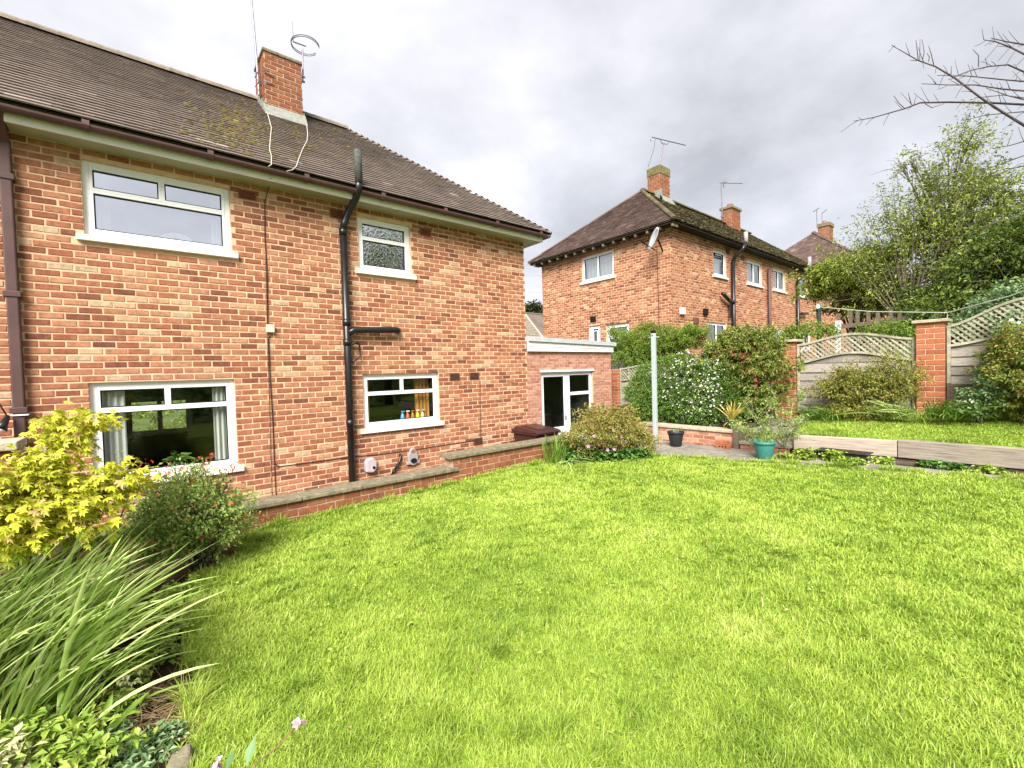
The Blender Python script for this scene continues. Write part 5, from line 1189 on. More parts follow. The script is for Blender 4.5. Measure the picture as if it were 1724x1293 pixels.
# ------------------------------------------------------------------ low wall, steps and sleepers
lw = thing('low_wall', (8.1, 4.4, .1), 'low pinkish brick wall with stone coping in front of the hedge', 'wall')
core = box('wall_core', M_pmortar, lw, 8.05, 8.27, 3.62, 5.55, .05, .405)
lay = brick_layout(1.93, .355, .076, .215, .010, [], v0=.355-.076*5, seed=41); bricks(core, (8.05, 5.55, .05), (0, -1, 0), (-1, 0, 0), lay, M_lowbrick, single=len(lay), proud=.005)
for i in range(4): a, b = 3.60+i*.49, 3.60+(i+1)*.49; box('coping_stone', M_stone, lw, 8.02+random.uniform(-.008, .008), 8.31, a+.004, b-.004, .407, .462+random.uniform(-.004, .006), bevel=.01)
for i, (z, lab) in enumerate(((.145, 'loose red brick with three holes lying on the patio'), (.215, 'loose red brick lying on top of the three-holed brick'))):
    t = thing('loose_brick', (7.93, 3.72, z), lab, 'brick')
    b = box('clay_body', M_pbrick, t, 7.87, 7.975, 3.62+i*.02, 3.835+i*.02, z, z+.066, bevel=.004)
    if i == 0:
        for k in range(3): MB().tube([(7.866, 3.67+k*.055, z+.034), (7.872, 3.67+k*.055, z+.034)], .014, 10).build('hole', M_dark, t)
st = thing('garden_steps', (8.4, 3.1, .12), 'short flight of stone and timber garden steps beside the low wall', 'steps')
box('riser', M_lowbrick, st, 8.06, 8.12, 2.74, 3.50, .10, .225); box('tread', M_concrete, st, 8.04, 8.50, 2.72, 3.52, .226, .275, bevel=.008)
box('riser', M_sleeper_dark, st, 8.48, 8.54, 2.74, 3.50, .276, .40); box('tread', M_concrete, st, 8.46, 9.1, 2.72, 3.52, .401, .45, bevel=.008)
box('tread', M_concrete, st, 9.102, 9.69, 2.72, 3.54, .47, .52, bevel=.008)
box('side_board', M_sleeper_dark, st, 8.10, 8.62, 3.525, 3.575, .10, .50, bevel=.006); box('timber_post', M_sleeper_dark, st, 8.00, 8.095, 3.52, 3.60, .10, .515, bevel=.008)
for i in range(3): box('brick', M_lowbrick, st, 8.0, 8.06, 2.78+i*.10, 2.87+i*.10, .12, .21, bevel=.004)
def sleeper(name, y0, y1, z0a, z0b, h, x0, d, m, label):
    mb = MB(); mb.hexa([(x0, y0, z0a), (x0+d, y0, z0a), (x0+d, y1, z0b), (x0, y1, z0b), (x0, y0, z0a+h), (x0+d, y0, z0a+h), (x0+d, y1, z0b+h), (x0, y1, z0b+h)])
    return tag(mb.build(name, m, None, bevel=.010), label, 'sleeper', 'timber sleepers edging the upper lawn')
sleeper('timber_sleeper', 1.40, 2.70, .245, .205, .235, 8.17, .11, M_sleeper_new, 'pale new timber sleeper edging the upper lawn')
sleeper('timber_sleeper', -1.15, 1.392, .255, .245, .250, 8.165, .11, M_sleeper_old, 'weathered grey timber sleeper with dark knots edging the upper lawn')
sleeper('timber_sleeper', -.7, 1.75, .10, .08, .145, 8.20, .09, M_sleeper_dark, 'dark old timber lying under the upper sleepers')
sleeper('timber_sleeper', -3.3, -1.16, .262, .257, .250, 8.168, .11, M_sleeper_old, 'weathered sleeper continuing out of the frame at right')
for i in range(2): box('kerb_brick', M_pbrick, st, 8.12, 8.20, 2.56-i*.14, 2.69-i*.14, .10, .165+i*.01, bevel=.004)
def pot(name, loc, prof, m, label, soil=True):
    t = thing(name, loc, label, 'plant pot'); MB().lathe(prof, loc, 28).build('pot', m, t, smooth=True)
    if soil:
        rt, zt = prof[-1]; MB().lathe([(rt*1.02, zt-.03), (rt*1.02, zt-.006), (.01, zt)], loc, 20).build('compost', M_soil, t)
    return t
def potprof(rb, rt, h, lip=.012): return [(rb, 0), (rb+.005, .01), (rt-lip, h*.80), (rt-lip, h*.82), (rt, h*.83), (rt+.004, h*.98), (rt-.008, h), (rt-.022, h*.97), (rt-.03, h*.75)]
q = PX(1138, 750, Z=.155); bp = pot('plant_pot', tuple(q), potprof(.095, .15, .27), M_black, 'black plastic pot against the low pink brick wall')
P = np.array(q)+np.array([0, 0, .25])+rng.normal(0, .035, (14, 3))*np.array([1, 1, .3]); leaves('seedling', P, rng.normal(0, 1, (14, 3))+np.array([0, 0, 1.2]), .05, L_ger, bp)
q = PX(1287, 771, Z=.155); tp = pot('plant_pot', tuple(q), potprof(.100, .158, .265), M_teal, 'teal green plastic pot with grass on the patio')
n = 120; B = np.array(q)+np.array([0, 0, .26])+rng.normal(0, .055, (n, 3))*np.array([1, 1, .05]); ribbons('grass_tuft', B, rng.normal(0, .6, (n, 3))*np.array([1, 1, .3])+np.array([0, 0, 1]), rng.uniform(.06, .14, n), .006*np.ones(n), rng.normal(0, .3, (n, 3)), L_sage, tp, seg=4)
q = PX(1418, 778, Z=.17); tr_ = thing('planter_trough', (7.95, 1.95, .17), 'black rectangular planter trough under the pale sleeper', 'planter')
mb = MB(); mb.hexa([(7.86, 1.72, .165), (8.06, 1.72, .165), (8.06, 2.22, .165), (7.86, 2.22, .165), (7.83, 1.66, .30), (8.09, 1.66, .30), (8.09, 2.28, .30), (7.83, 2.28, .30)]); mb.build('trough', M_black, tr_, bevel=.008)
MB().box(7.85, 8.07, 1.69, 2.25, .295, .303).build('compost', M_soil, tr_); MB().box(7.815, 8.105, 1.645, 2.295, .285, .299).build('rim', M_black, tr_, bevel=.006)

# ------------------------------------------------------------------ planting
def EL(px, py, rx, ry, rd=None, **k):
    """ellipsoid from a pixel centre and pixel radii on a plane; rd = radius in depth (m)"""
    p = PX(px, py, **k); s = float((p-CAM) @ CM[2])/FPX; a, b = rx*s, ry*s; rd = min(rd or a, a)
    # plan radii chosen so that the ellipsoid shows the measured width along the camera's right axis
    if 'X' in k: return (p, (rd, math.sqrt(max(a*a-.593*rd*rd, .02*a*a)/.406), b))
    return (p, (math.sqrt(max(a*a-.406*rd*rd, .02*a*a)/.593), rd, b))
def shrub(name, label, cat, base, ells, nclump, per, spread, size, m, aspect=.45, shell=.4, noise=.2, bias=(0, 0, .3), flowers=None, stemm=None, nst=14, shape='leaf', zmin=None, droop=.2, fill=None, group=None, sr=.010):
    t = thing(name, base, label, cat, group)
    if noise >= .18:      # loose shrubs: fewer, fuller sprays so that the crown breaks into lit and shaded clumps
        nclump, per, spread, noise = int(nclump*.52), int(per*2.0), spread*1.25, noise+.12
    ells = [(c, tuple(max(r-.95*spread, r*.55) for r in rr)) for c, rr in ells]
    P, D, C, CD = clumped(ells, nclump, per, spread, shell, noise, bias, zmin=zmin)
    leaves('foliage', P, D, rng.uniform(.65, 1.25, len(P))*size, m, t, aspect=aspect, shape=shape, droop=droop, kind='stuff')
    idx = rng.choice(len(C), min(nst, len(C)), replace=False)
    stems('stem', base, [C[i] for i in idx], stemm or M_bark, t, r0=sr, r1=sr*.3)
    for (fm, n, fs, shp, sel) in (flowers or []):
        k = np.nonzero(sel(C))[0] if sel else np.arange(len(C))
        if len(k) == 0: continue
        k = rng.choice(k, n); FPp = C[k]+CD[k]*spread*1.1+rng.normal(0, spread*.5, (n, 3))
        leaves('flower', FPp, CD[k]+rng.normal(0, .4, (n, 3)), rng.uniform(.8, 1.2, n)*fs, fm, t, shape=shp, aspect=.8, kind='stuff')
    return t
toward = -np.array(CM[2])
# golden maple at the left
ac = thing('golden_maple', (-.45, 4.0, 0), 'golden yellow maple shrub in front of the lower left window', 'shrub')
ells = [EL(60, 800, 55, 36, .2, Y=4.0), EL(100, 745, 36, 36, .15, Y=4.05), EL(130, 712, 40, 18, .12, Y=4.05), EL(200, 805, 40, 18, .12, Y=3.95), EL(80, 850, 80, 30, .25, Y=3.95), EL(-30, 830, 50, 40, .25, Y=3.9), EL(10, 880, 70, 22, .2, Y=3.8), EL(140, 840, 52, 26, .18, Y=3.9), EL(60, 900, 80, 14, .2, Y=3.8)]
P, D, C, CD = clumped(ells, 680, 5, .05, .5, .35, bias=(.35, -.2, .1))
D = unit(D*.6+np.array([.45, -.35, -.15])); hi_ = P[:, 2]+rng.normal(0, .05, len(P)) > .62
for k_, m_ in ((hi_, L_acer), (~hi_, L_acer2)): leaves('foliage', P[k_], D[k_], rng.uniform(.034, .060, k_.sum()), m_, ac, shape='maple', fold=.45, droop=.3, roll=1.0, kind='stuff')
stems('stem', (-.45, 4.0, 0), [C[i] for i in range(0, 680, 100)], M_bark, ac, r0=.009, r1=.003)
# red flowered sage
ells = [EL(315, 865, 88, 60, .4, Y=4.6), EL(270, 900, 62, 50, .35, Y=4.5), EL(360, 885, 60, 52, .3, Y=4.65), EL(300, 820, 62, 38, .25, Y=4.65)]
sg = shrub('sage_bush', 'fine-leaved bush dotted with red flowers at the left end of the low brick wall', 'bush', (.33, 4.6, 0), ells, 1500, 9, .05, .032, L_sage, aspect=.5, flowers=[(L_redfl, 130, .034, 'petal4', None)], zmin=.01, nst=60, stemm=M_twig, sr=.005)
tips = [np.array(PX(random.uniform(225, 400), random.uniform(775, 815), Y=4.6)) for _ in range(34)]
stems('flower_stem', (.33, 4.6, .25), tips, M_twig, sg, r0=.004, r1=.0015, sag=.1)
Pf = np.concatenate([t[None]+rng.normal(0, .022, (5, 3)) for t in tips]); leaves('flower', Pf, rng.normal(0, 1, Pf.shape), rng.uniform(.015, .03, len(Pf)), L_redfl, sg, shape='quad', aspect=.6, kind='stuff')
# big strap-leaved clump in the left foreground
sc_ = thing('strap_leaf_clump', (-.35, 2.45, 0), 'large clump of long arching strap leaves in the left foreground', 'plant')
n = 900; B = np.array([PX(x, y, Z=0) for x, y in zip(rng.uniform(-260, 130, n), rng.uniform(1060, 1255, n))])
view_r = np.array([CM[0][0], CM[0][1], 0])
D = view_r[None]*rng.normal(.38, .20, (n, 1))+np.stack([rng.normal(0, .08, n), rng.normal(0, .14, n), np.ones(n)], 1)
bend = view_r[None]*rng.uniform(.08, .55, (n, 1))+np.stack([rng.normal(0, .06, n), rng.normal(0, .08, n), -rng.uniform(.0, .30, n)], 1)
ribbons('leaf_blades', B, D, rng.uniform(.50, .92, n), rng.uniform(.016, .027, n), bend, L_strap, sc_, seg=8, fold=.22, kind='stuff')
n = 18; B = np.array([PX(x, y, Z=.01) for x, y in zip(rng.uniform(120, 250, n), rng.uniform(1060, 1200, n))]); D = np.stack([rng.normal(.7, .3, n), rng.normal(-.3, .3, n), rng.uniform(.3, .9, n)], 1)
ribbons('fallen_blades', B, D, rng.uniform(.2, .42, n), rng.uniform(.010, .018, n), np.stack([rng.uniform(0, .3, n), rng.normal(0, .1, n), -rng.uniform(.2, .5, n)], 1), L_strap, sc_, seg=6, kind='stuff')
# low leafy plants along the bed edge in the foreground
def PZ(px, py, s): p = PX(px, py, Z=0.0); return (p[0], p[1], s)
def low_patch(name, label, cat, poly_pts, n, size, m, h=.10, aspect=.5, per=6, group=None, flowers=None):
    t = thing(name, (poly_pts[0][0], poly_pts[0][1], 0), label, cat, group); c = np.array(poly_pts)
    k = rng.integers(0, len(c), n); X = c[k, 0]+rng.normal(0, 1, n)*c[k, 2]; Y = c[k, 1]+rng.normal(0, 1, n)*c[k, 2]; Z0 = c[k, 3] if c.shape[1] > 3 else lawn_z(X, Y)
    hh = rng.uniform(.15, 1.0, n)*h; tops = np.stack([X, Y, Z0+hh], 1)
    d = unit(rng.normal(0, 1, (n, per, 3))*np.array([1, 1, .35])+np.array([0, 0, .25])); P = (tops[:, None, :]+d*.008).reshape(-1, 3)
    leaves('foliage', P, d.reshape(-1, 3), rng.uniform(.7, 1.25, len(P))*size, m, t, aspect=aspect, kind='stuff', droop=.25, roll=.5)
    V = MB(); sel = rng.choice(n, min(n, 90), replace=False)
    for i in sel: V.tube([(X[i]+random.uniform(-.02, .02), Y[i]+random.uniform(-.02, .02), Z0[i]-.02 if hasattr(Z0, '__len__') else Z0-.02), tuple(tops[i])], .0022, 4, cap=False)
    tag(V.build('stem', L_sword, t), kind='stuff')
    for fm, nf, fs, sh in (flowers or []):
        i = rng.integers(0, n, nf); leaves('flower', tops[i]+np.array([0, 0, .03])+rng.normal(0, .01, (nf, 3)), rng.normal(0, .5, (nf, 3))+np.array([0, -.3, 1]), fs, fm, t, shape=sh, kind='stuff')
    return t
low_patch('leafy_ground_plant', 'bright green leafy ground plant in the bottom left corner', 'plant', [PZ(60, 1290, .07), PZ(130, 1280, .06), PZ(10, 1275, .05), PZ(170, 1300, .06), PZ(90, 1235, .04), PZ(110, 1330, .08)], 170, .050, L_ground, h=.15)
low_patch('variegated_plant', 'cream-edged variegated plant among the strap leaves at lower left', 'plant', [PZ(125, 1185, .03), PZ(185, 1180, .04), PZ(215, 1190, .04)], 34, .036, L_varieg, h=.17)
low_patch('variegated_plant', 'cream-edged variegated plant at the extreme bottom left corner', 'plant', [PZ(10, 1330, .04), PZ(30, 1310, .03)], 26, .045, L_varieg, h=.16)
low_patch('ivy_patch', 'grey green lobed ground ivy beside the lawn edge at lower left', 'plant', [PZ(210, 1270, .06), PZ(250, 1275, .05), PZ(180, 1250, .04), PZ(235, 1310, .07), PZ(270, 1255, .03)], 130, .036, L_rose, h=.06)
low_patch('weedy_edge', 'small leafy weeds along the bed edge below the red-flowered bush', 'plant', [PZ(225, 1150, .05), PZ(255, 1120, .05), PZ(275, 1080, .05), PZ(280, 1040, .05), PZ(300, 1010, .06), PZ(190, 1215, .04), PZ(240, 1060, .06), PZ(210, 1020, .08), PZ(160, 985, .10)], 330, .040, L_ground, h=.12)
dpx = PX(150, 1272, Z=0)
dn = thing('dandelion', tuple(dpx), 'dandelion with toothed upright leaves in the bottom left bed', 'plant')
n = 7; ribbons('leaf', np.tile(dpx, (n, 1))+rng.normal(0, .012, (n, 3))*np.array([1, 1, 0]), np.stack([rng.normal(.1, .5, n), rng.normal(0, .4, n), np.ones(n)], 1), rng.uniform(.14, .24, n), rng.uniform(.025, .04, n), rng.normal(0, .2, (n, 3)), L_ground, dn, seg=6)
q = PX(300, 1275, Z=.02); MB().hexa([(q[0]-.06, q[1]-.10, -.03), (q[0]+.05, q[1]-.11, -.03), (q[0]+.06, q[1]+.04, -.03), (q[0]-.03, q[1]+.03, -.03), (q[0]-.05, q[1]-.08, .045), (q[0]+.04, q[1]-.09, .05), (q[0]+.045, q[1]+.025, .05), (q[0]-.02, q[1]+.02, .045)]).build('edging_stone', M_coping, None, bevel=.012)
tag(bpy.context.scene.objects['edging_stone'], 'dark lichened edging stone at the bottom edge of the lawn', 'stone')
# dry straw and litter on the soil
n = 300; k = rng.integers(0, 3, n); lit = np.array([PX(265, 1175, Z=0), PX(250, 1215, Z=0), PX(290, 1235, Z=0)]); cx = lit[k, 0]; cy = lit[k, 1]; B = np.stack([cx+rng.normal(0, .06, n), cy+rng.normal(0, .07, n), rng.uniform(.0, .03, n)], 1)
L_dry = leafmat('dry_straw', [(0, G(.25, .15, .08)), (.6, G(.45, .34, .18)), (1, G(.16, .06, .03))])
tag(ribbons('dry_litter', B, rng.normal(0, 1, (n, 3))*np.array([1, .6, .12]), rng.uniform(.06, .17, n), rng.uniform(.002, .006, n), rng.normal(0, .1, (n, 3)), L_dry, None, seg=4), 'dry straw and dead leaves on the soil below the strap leaves', 'leaf litter', kind='stuff')
# pink flower close to the lens
pk = thing('pink_flower', (.13, 1.55, 0), 'pink flower on thin arching stem with jagged leaf at the bottom edge', 'flower')
f1 = PX(503, 1215, D=1.55); f2 = PX(366, 1284, D=1.5); lf = PX(400, 1300, D=1.5)
MB().tube([(.13, 1.5, 0), PX(430, 1285, D=1.5), PX(470, 1255, D=1.53), f1], .0028, 6).build('stem', mat('red_stem', (.20, .12, .05), rough=.7), pk); MB().tube([(.10, 1.45, 0), PX(372, 1310, D=1.5), f2], .0028, 6).build('stem', MATS['red_stem'], pk)
for c, k in ((f1, 7), (f2, 7)):
    P = np.tile(np.array(c), (k, 1))+rng.normal(0, .004, (k, 3)); leaves('petal', P, rng.normal(0, 1, (k, 3))*np.array([1, 1, .8])+np.array([0, -.2, -.25]), rng.uniform(.024, .036, k), L_pinkpale, pk, aspect=.8, fold=.3)
for a_, b_ in (((415, 1292), (430, 1240)), ((380, 1300), (395, 1262))):
    p0, p1 = PX(*a_, D=1.5), PX(*b_, D=1.55); d = np.array(p1)-np.array(p0); leaves('leaf', np.array([p0]), np.array([d]), np.array([np.linalg.norm(d)*1.1]), L_rose, pk, aspect=.42, droop=0, roll=.2)

# mound by the end of the wall
ells = [EL(1030, 722, 68, 36, .55, Y=4.75), EL(985, 735, 45, 28, .4, Y=4.9), EL(1075, 745, 38, 28, .35, Y=4.5), EL(1010, 700, 45, 22, .4, Y=4.95)]
shrub('abelia_shrub', 'rounded yellow green shrub with reddish tips at the end of the garden wall', 'shrub', (6.1, 4.8, .1), ells, 1900, 10, .05, .042, L_abelia, shell=.45, zmin=.11, nst=30, flowers=[(L_redleaf, 60, .04, 'leaf', lambda C: (C[:, 0] < 6.1))])
gr = low_patch('geranium', 'low geranium with round leaves and mauve pink flowers along the lawn edge', 'plant', [(5.35, 5.0, .10, .10), (5.6, 4.8, .09, .11), (5.85, 4.62, .08, .11), (6.1, 4.45, .08, .12), (6.3, 4.3, .07, .12), (5.7, 4.95, .08, .2), (5.5, 5.1, .08, .22)], 520, .062, L_ger, h=.17, aspect=.9, per=5, flowers=[(L_pink, 5, .06, 'petal4')])
Pf = np.array([PX(*p, Y=4.55) for p in [(988, 750), (998, 733), (1030, 724), (1043, 734), (1051, 742), (1031, 755), (1020, 756)]]); leaves('flower', Pf-np.array(CM[2])*.12, np.tile(toward+np.array([0, 0, .5]), (len(Pf), 1)), .055, L_pink, gr, shape='petal4')
sw_ = thing('sword_leaf_clump', (5.2, 5.15, .08), 'clump of upright green sword leaves at the right end of the garden wall', 'plant')
n = 190; B = np.stack([rng.uniform(4.98, 5.75, n), rng.uniform(5.02, 5.30, n), np.full(n, .07)], 1)
ribbons('leaf_blades', B, np.stack([rng.normal(0, .18, n), rng.normal(0, .15, n), np.ones(n)], 1), rng.uniform(.30, .60, n), rng.uniform(.012, .02, n), np.stack([rng.normal(0, .2, n), rng.normal(-.05, .12, n), -rng.uniform(0, .15, n)], 1), L_sword, sw_, kind='stuff')
sw2 = thing('pale_strap_plant', (5.25, 4.98, .08), 'small drooping strap-leaved plant with pale edges before the sword leaves', 'plant')
n = 60; B = np.stack([rng.normal(5.22, .06, n), rng.normal(4.98, .05, n), np.full(n, .07)], 1)
ribbons('leaf_blades', B, np.stack([rng.normal(0, .5, n), rng.normal(-.2, .4, n), np.ones(n)], 1), rng.uniform(.22, .42, n), rng.uniform(.010, .016, n), np.stack([rng.normal(0, .4, n), rng.normal(-.1, .4, n), -rng.uniform(.4, .9, n)], 1), L_strap, sw2, kind='stuff')
# tall feathery shrub beyond the extension
ells = [EL(1080, 595, 52, 40, .6, X=10.3), EL(1130, 575, 52, 26, .6, X=10.3), EL(1050, 580, 30, 30, .5, X=10.4), EL(1165, 562, 34, 16, .4, X=10.3), EL(1035, 560, 10, 16, .2, X=10.4), EL(1090, 553, 22, 10, .3, X=10.3)]
shrub('feathery_shrub', 'feathery light green shrub spilling over the fence beside the extension', 'shrub', (10.3, 6.2, .2), ells, 3400, 12, .06, .055, L_conif, aspect=.35, shell=.6, noise=.3, bias=(.2, 0, .6))
# clipped hedge dome, white-flowering shrub, pieris
ells = [EL(1128, 660, 64, 62, .50, X=8.85), EL(1105, 690, 38, 40, .35, X=8.55), EL(1165, 690, 45, 40, .4, X=8.6)]
shrub('rounded_hedge', 'dense rounded green hedge behind the pale steel post', 'hedge', (8.8, 5.0, .4), ells, 6500, 9, .035, .042, L_hedge, aspect=.5, shell=.25, noise=.10, zmin=.43)
ells = [EL(1165, 660, 52, 52, .30, X=8.50), EL(1195, 690, 48, 28, .28, X=8.42), EL(1210, 645, 40, 38, .3, X=8.6), EL(1160, 612, 30, 22, .25, X=8.75)]
shrub('white_flowering_shrub', 'shrub covered in small white flowers behind the low pink wall', 'shrub', (8.5, 4.2, .42), ells, 1900, 8, .04, .046, L_darkshrub, shell=.25, noise=.15, zmin=.44,
      flowers=[(L_whitefl, 1500, .034, 'petal4', lambda C: (C[:, 1] > 3.95) & (C[:, 1]+.25*C[:, 2] < 5.6)), (L_yellowfl, 45, .05, 'petal4', lambda C: (C[:, 1] > 4.05) & (C[:, 1] < 4.45) & (C[:, 2] > .95) & (C[:, 2] < 1.3)), (L_yellowfl, 40, .04, 'petal4', lambda C: (C[:, 2] > 1.6))])
ells = [EL(1250, 610, 60, 46, .5, X=9.0), EL(1256, 578, 46, 26, .4, X=9.1), EL(1262, 645, 46, 36, .4, X=8.95), EL(1222, 598, 36, 34, .35, X=9.0), EL(1282, 672, 30, 24, .25, X=8.9)]
shrub('pieris_shrub', 'large layered pieris shrub with red young leaves in front of the brick pillar', 'shrub', (8.95, 3.5, .42), ells, 2500, 9, .045, .078, L_pieris, aspect=.34, shell=.4, noise=.25, zmin=.5, flowers=[(L_redleaf, 420, .075, 'leaf', lambda C: (C[:, 2] < 1.85) & (C[:, 2] > 1.2) & (C[:, 0] < 9.0) & (np.sin(C[:, 1]*9)+np.sin(C[:, 2]*11) > .3)), (L_redleaf, 40, .07, 'leaf', lambda C: (C[:, 2] < 1.2))])
# yellow cordyline in a black pot
q = PX(1233, 716, X=8.17); q[2] = .462
cp = pot('plant_pot', tuple(q), potprof(.055, .085, .16), M_black, 'small black pot holding the yellow strap plant on the low wall')
cd = thing('yellow_strap_plant', (q[0], q[1], q[2]+.14), 'spiky yellow strap-leaved plant in the small black pot', 'plant')
n = 46; a_ = rng.uniform(0, 6.28, n); rr_ = rng.uniform(.1, .9, n); ribbons('leaf_blades', np.tile(np.array([q[0], q[1], q[2]+.13]), (n, 1)), np.stack([np.cos(a_)*rr_, np.sin(a_)*rr_, np.ones(n)], 1), rng.uniform(.30, .46, n), rng.uniform(.016, .024, n), np.stack([np.cos(a_)*.1, np.sin(a_)*.1, -rng.uniform(0, .25, n)], 1), L_cord, cd, fold=.3)
n = 14; a_ = rng.uniform(0, 6.28, n); ribbons('drooping_blades', np.tile(np.array([q[0], q[1], q[2]+.12]), (n, 1)), np.stack([np.cos(a_)*1.2, np.sin(a_)*1.2, np.ones(n)*.7], 1), rng.uniform(.16, .26, n), rng.uniform(.010, .015, n), np.stack([np.cos(a_)*.1, np.sin(a_)*.1, -rng.uniform(.9, 1.4, n)], 1), L_cord, cd)
# twiggy grey shrub by the steps
tw = thing('twiggy_shrub', (8.05, 2.86, .15), 'sparse twiggy shrub with pale stems growing beside the garden steps', 'shrub')
mb = MB(); tipP = []; tipD = []
def grow(p, d, l, r, lev):
    pts = [p]; dd = d
    for i in range(4):
        dd = (dd+Vector((random.gauss(0, .22), random.gauss(0, .22), random.gauss(0.03, .15)))).normalized(); pts.append(pts[-1]+dd*l/4)
        if lev < 3 and random.random() < .75: grow(pts[-1], (dd+Vector((random.gauss(0, .7), random.gauss(0, .7), random.gauss(0, .4)))).normalized(), l*random.uniform(.45, .7), r*.6, lev+1)
    mb.tube(pts, [r, r*.9, r*.8, r*.65, r*.45], 5)
    if lev >= 1:
        for q_ in pts[1:]:
            for _ in range(3): tipP.append(np.array(q_)+rng.normal(0, .025, 3)); tipD.append(np.array(dd)+rng.normal(0, .8, 3))
random.seed(5)
base = Vector(PX(1321, 768, Z=.15))
grow(base, Vector((.05, .05, 1)), .48, .014, 0); grow(base+Vector((.02, .02, .15)), Vector((.1, .75, .65)).normalized(), .5, .011, 0); grow(base+Vector((.05, .1, .2)), Vector((.25, .8, .35)).normalized(), .48, .010, 0); grow(base+Vector((0, 0, .3)), Vector((.2, -.05, 1)).normalized(), .48, .010, 0); grow(base+Vector((.03, .15, .25)), Vector((.1, .4, .9)).normalized(), .45, .010, 0)
mb.build('stem', M_paletwig, tw, smooth=True); leaves('foliage', np.array(tipP), np.array(tipD), rng.uniform(.025, .05, len(tipP)), L_sage, tw, aspect=.5, kind='stuff')
# back border in front of the fence
ells = [EL(1455, 655, 52, 40, .30, X=9.35), EL(1500, 632, 36, 36, .25, X=9.4), EL(1425, 645, 32, 26, .25, X=9.4), EL(1450, 690, 45, 18, .25, X=9.25)]
shrub('olive_shrub', 'spreading olive green shrub in front of the curved lattice fence panel', 'shrub', (9.35, 2.0, .6), ells, 1700, 10, .055, .044, L_spirea, shell=.45, noise=.25, zmin=.62)
ells = [EL(1735, 625, 62, 75, .5, X=9.3), EL(1685, 660, 36, 34, .3, X=9.3), EL(1700, 590, 36, 40, .3, X=9.4), EL(1800, 640, 70, 70, .5, X=9.2)]
shrub('copper_bush', 'dense green bush with copper red tips at the right edge', 'bush', (9.3, .2, .65), ells, 2300, 10, .055, .048, L_redbush, shell=.4, noise=.25, zmin=.66, flowers=[(L_redleaf, 45, .05, 'leaf', None)])
ells = [EL(1655, 665, 30, 38, .22, X=9.2), EL(1640, 690, 30, 16, .2, X=9.15), EL(1668, 620, 18, 26, .2, X=9.45), EL(1690, 550, 22, 26, .2, X=9.6)]
shrub('rose_bush', 'grey green rose stems with round leaves beside the orange pillar', 'bush', (9.25, .7, .65), ells, 260, 8, .05, .050, L_rose, aspect=.7, shell=.6, flowers=[(L_whitefl, 9, .05, 'petal4', None)])
for (px, py, n, lab, lean) in ((1385, 705, 130, 'dark green strap leaves at the left end of the upper border', .5), (1595, 702, 170, 'bright green strap leaves below the orange brick pillar', -.5), (1520, 703, 80, 'pale arching strap leaves between olive shrub and orange pillar', .7)):
    q = PX(px, py, X=9.15); t = thing('border_strap_plant', (q[0], q[1], q[2]), lab, 'plant', 'strap plants in the upper border')
    B = np.array(q)+np.stack([rng.normal(0, .07, n), rng.normal(0, .16, n), np.full(n, -.03)], 1)
    ribbons('leaf_blades', B, np.stack([rng.normal(-.15, .3, n), rng.normal(0, .35, n)+lean*.3, np.ones(n)], 1), rng.uniform(.28, .58, n), rng.uniform(.012, .02, n), np.stack([rng.normal(-.15, .25, n), rng.normal(lean*.5, .3, n), -rng.uniform(.2, .8, n)], 1), L_sword if n != 80 else L_strap, t, kind='stuff')
# small leafy plants at the foot of the sleepers
for px, py, n, lab in ((1325, 774, 40, 'strawberry plant beside the teal pot'), (1355, 771, 90, 'bright lobed-leaf plant against the end of the pale sleeper'), (1408, 776, 70, 'bright leafy plant spilling over the black trough'), (1440, 782, 40, 'small leafy plant at the right of the black trough'), (1485, 781, 40, 'small yellow green plant under the joint of the sleepers'), (1570, 786, 110, 'dark green strawberry patch under the weathered sleeper'), (1600, 789, 70, 'dense leafy clump under the weathered sleeper'), (1665, 795, 70, 'last leafy clump on the right under the weathered sleeper')):
    q = PX(px, py, Z=.17); low_patch('strawberry_plant', lab, 'plant', [(q[0], q[1], .055, .15), (q[0]+.02, q[1]+.06, .045, .15), (q[0], q[1]-.06, .045, .15)], n, .060, L_straw if px not in (1570, 1600) else L_ger, h=.16 if px in (1355, 1408) else .10, aspect=.7, per=4, group='leafy plants along the sleepers')

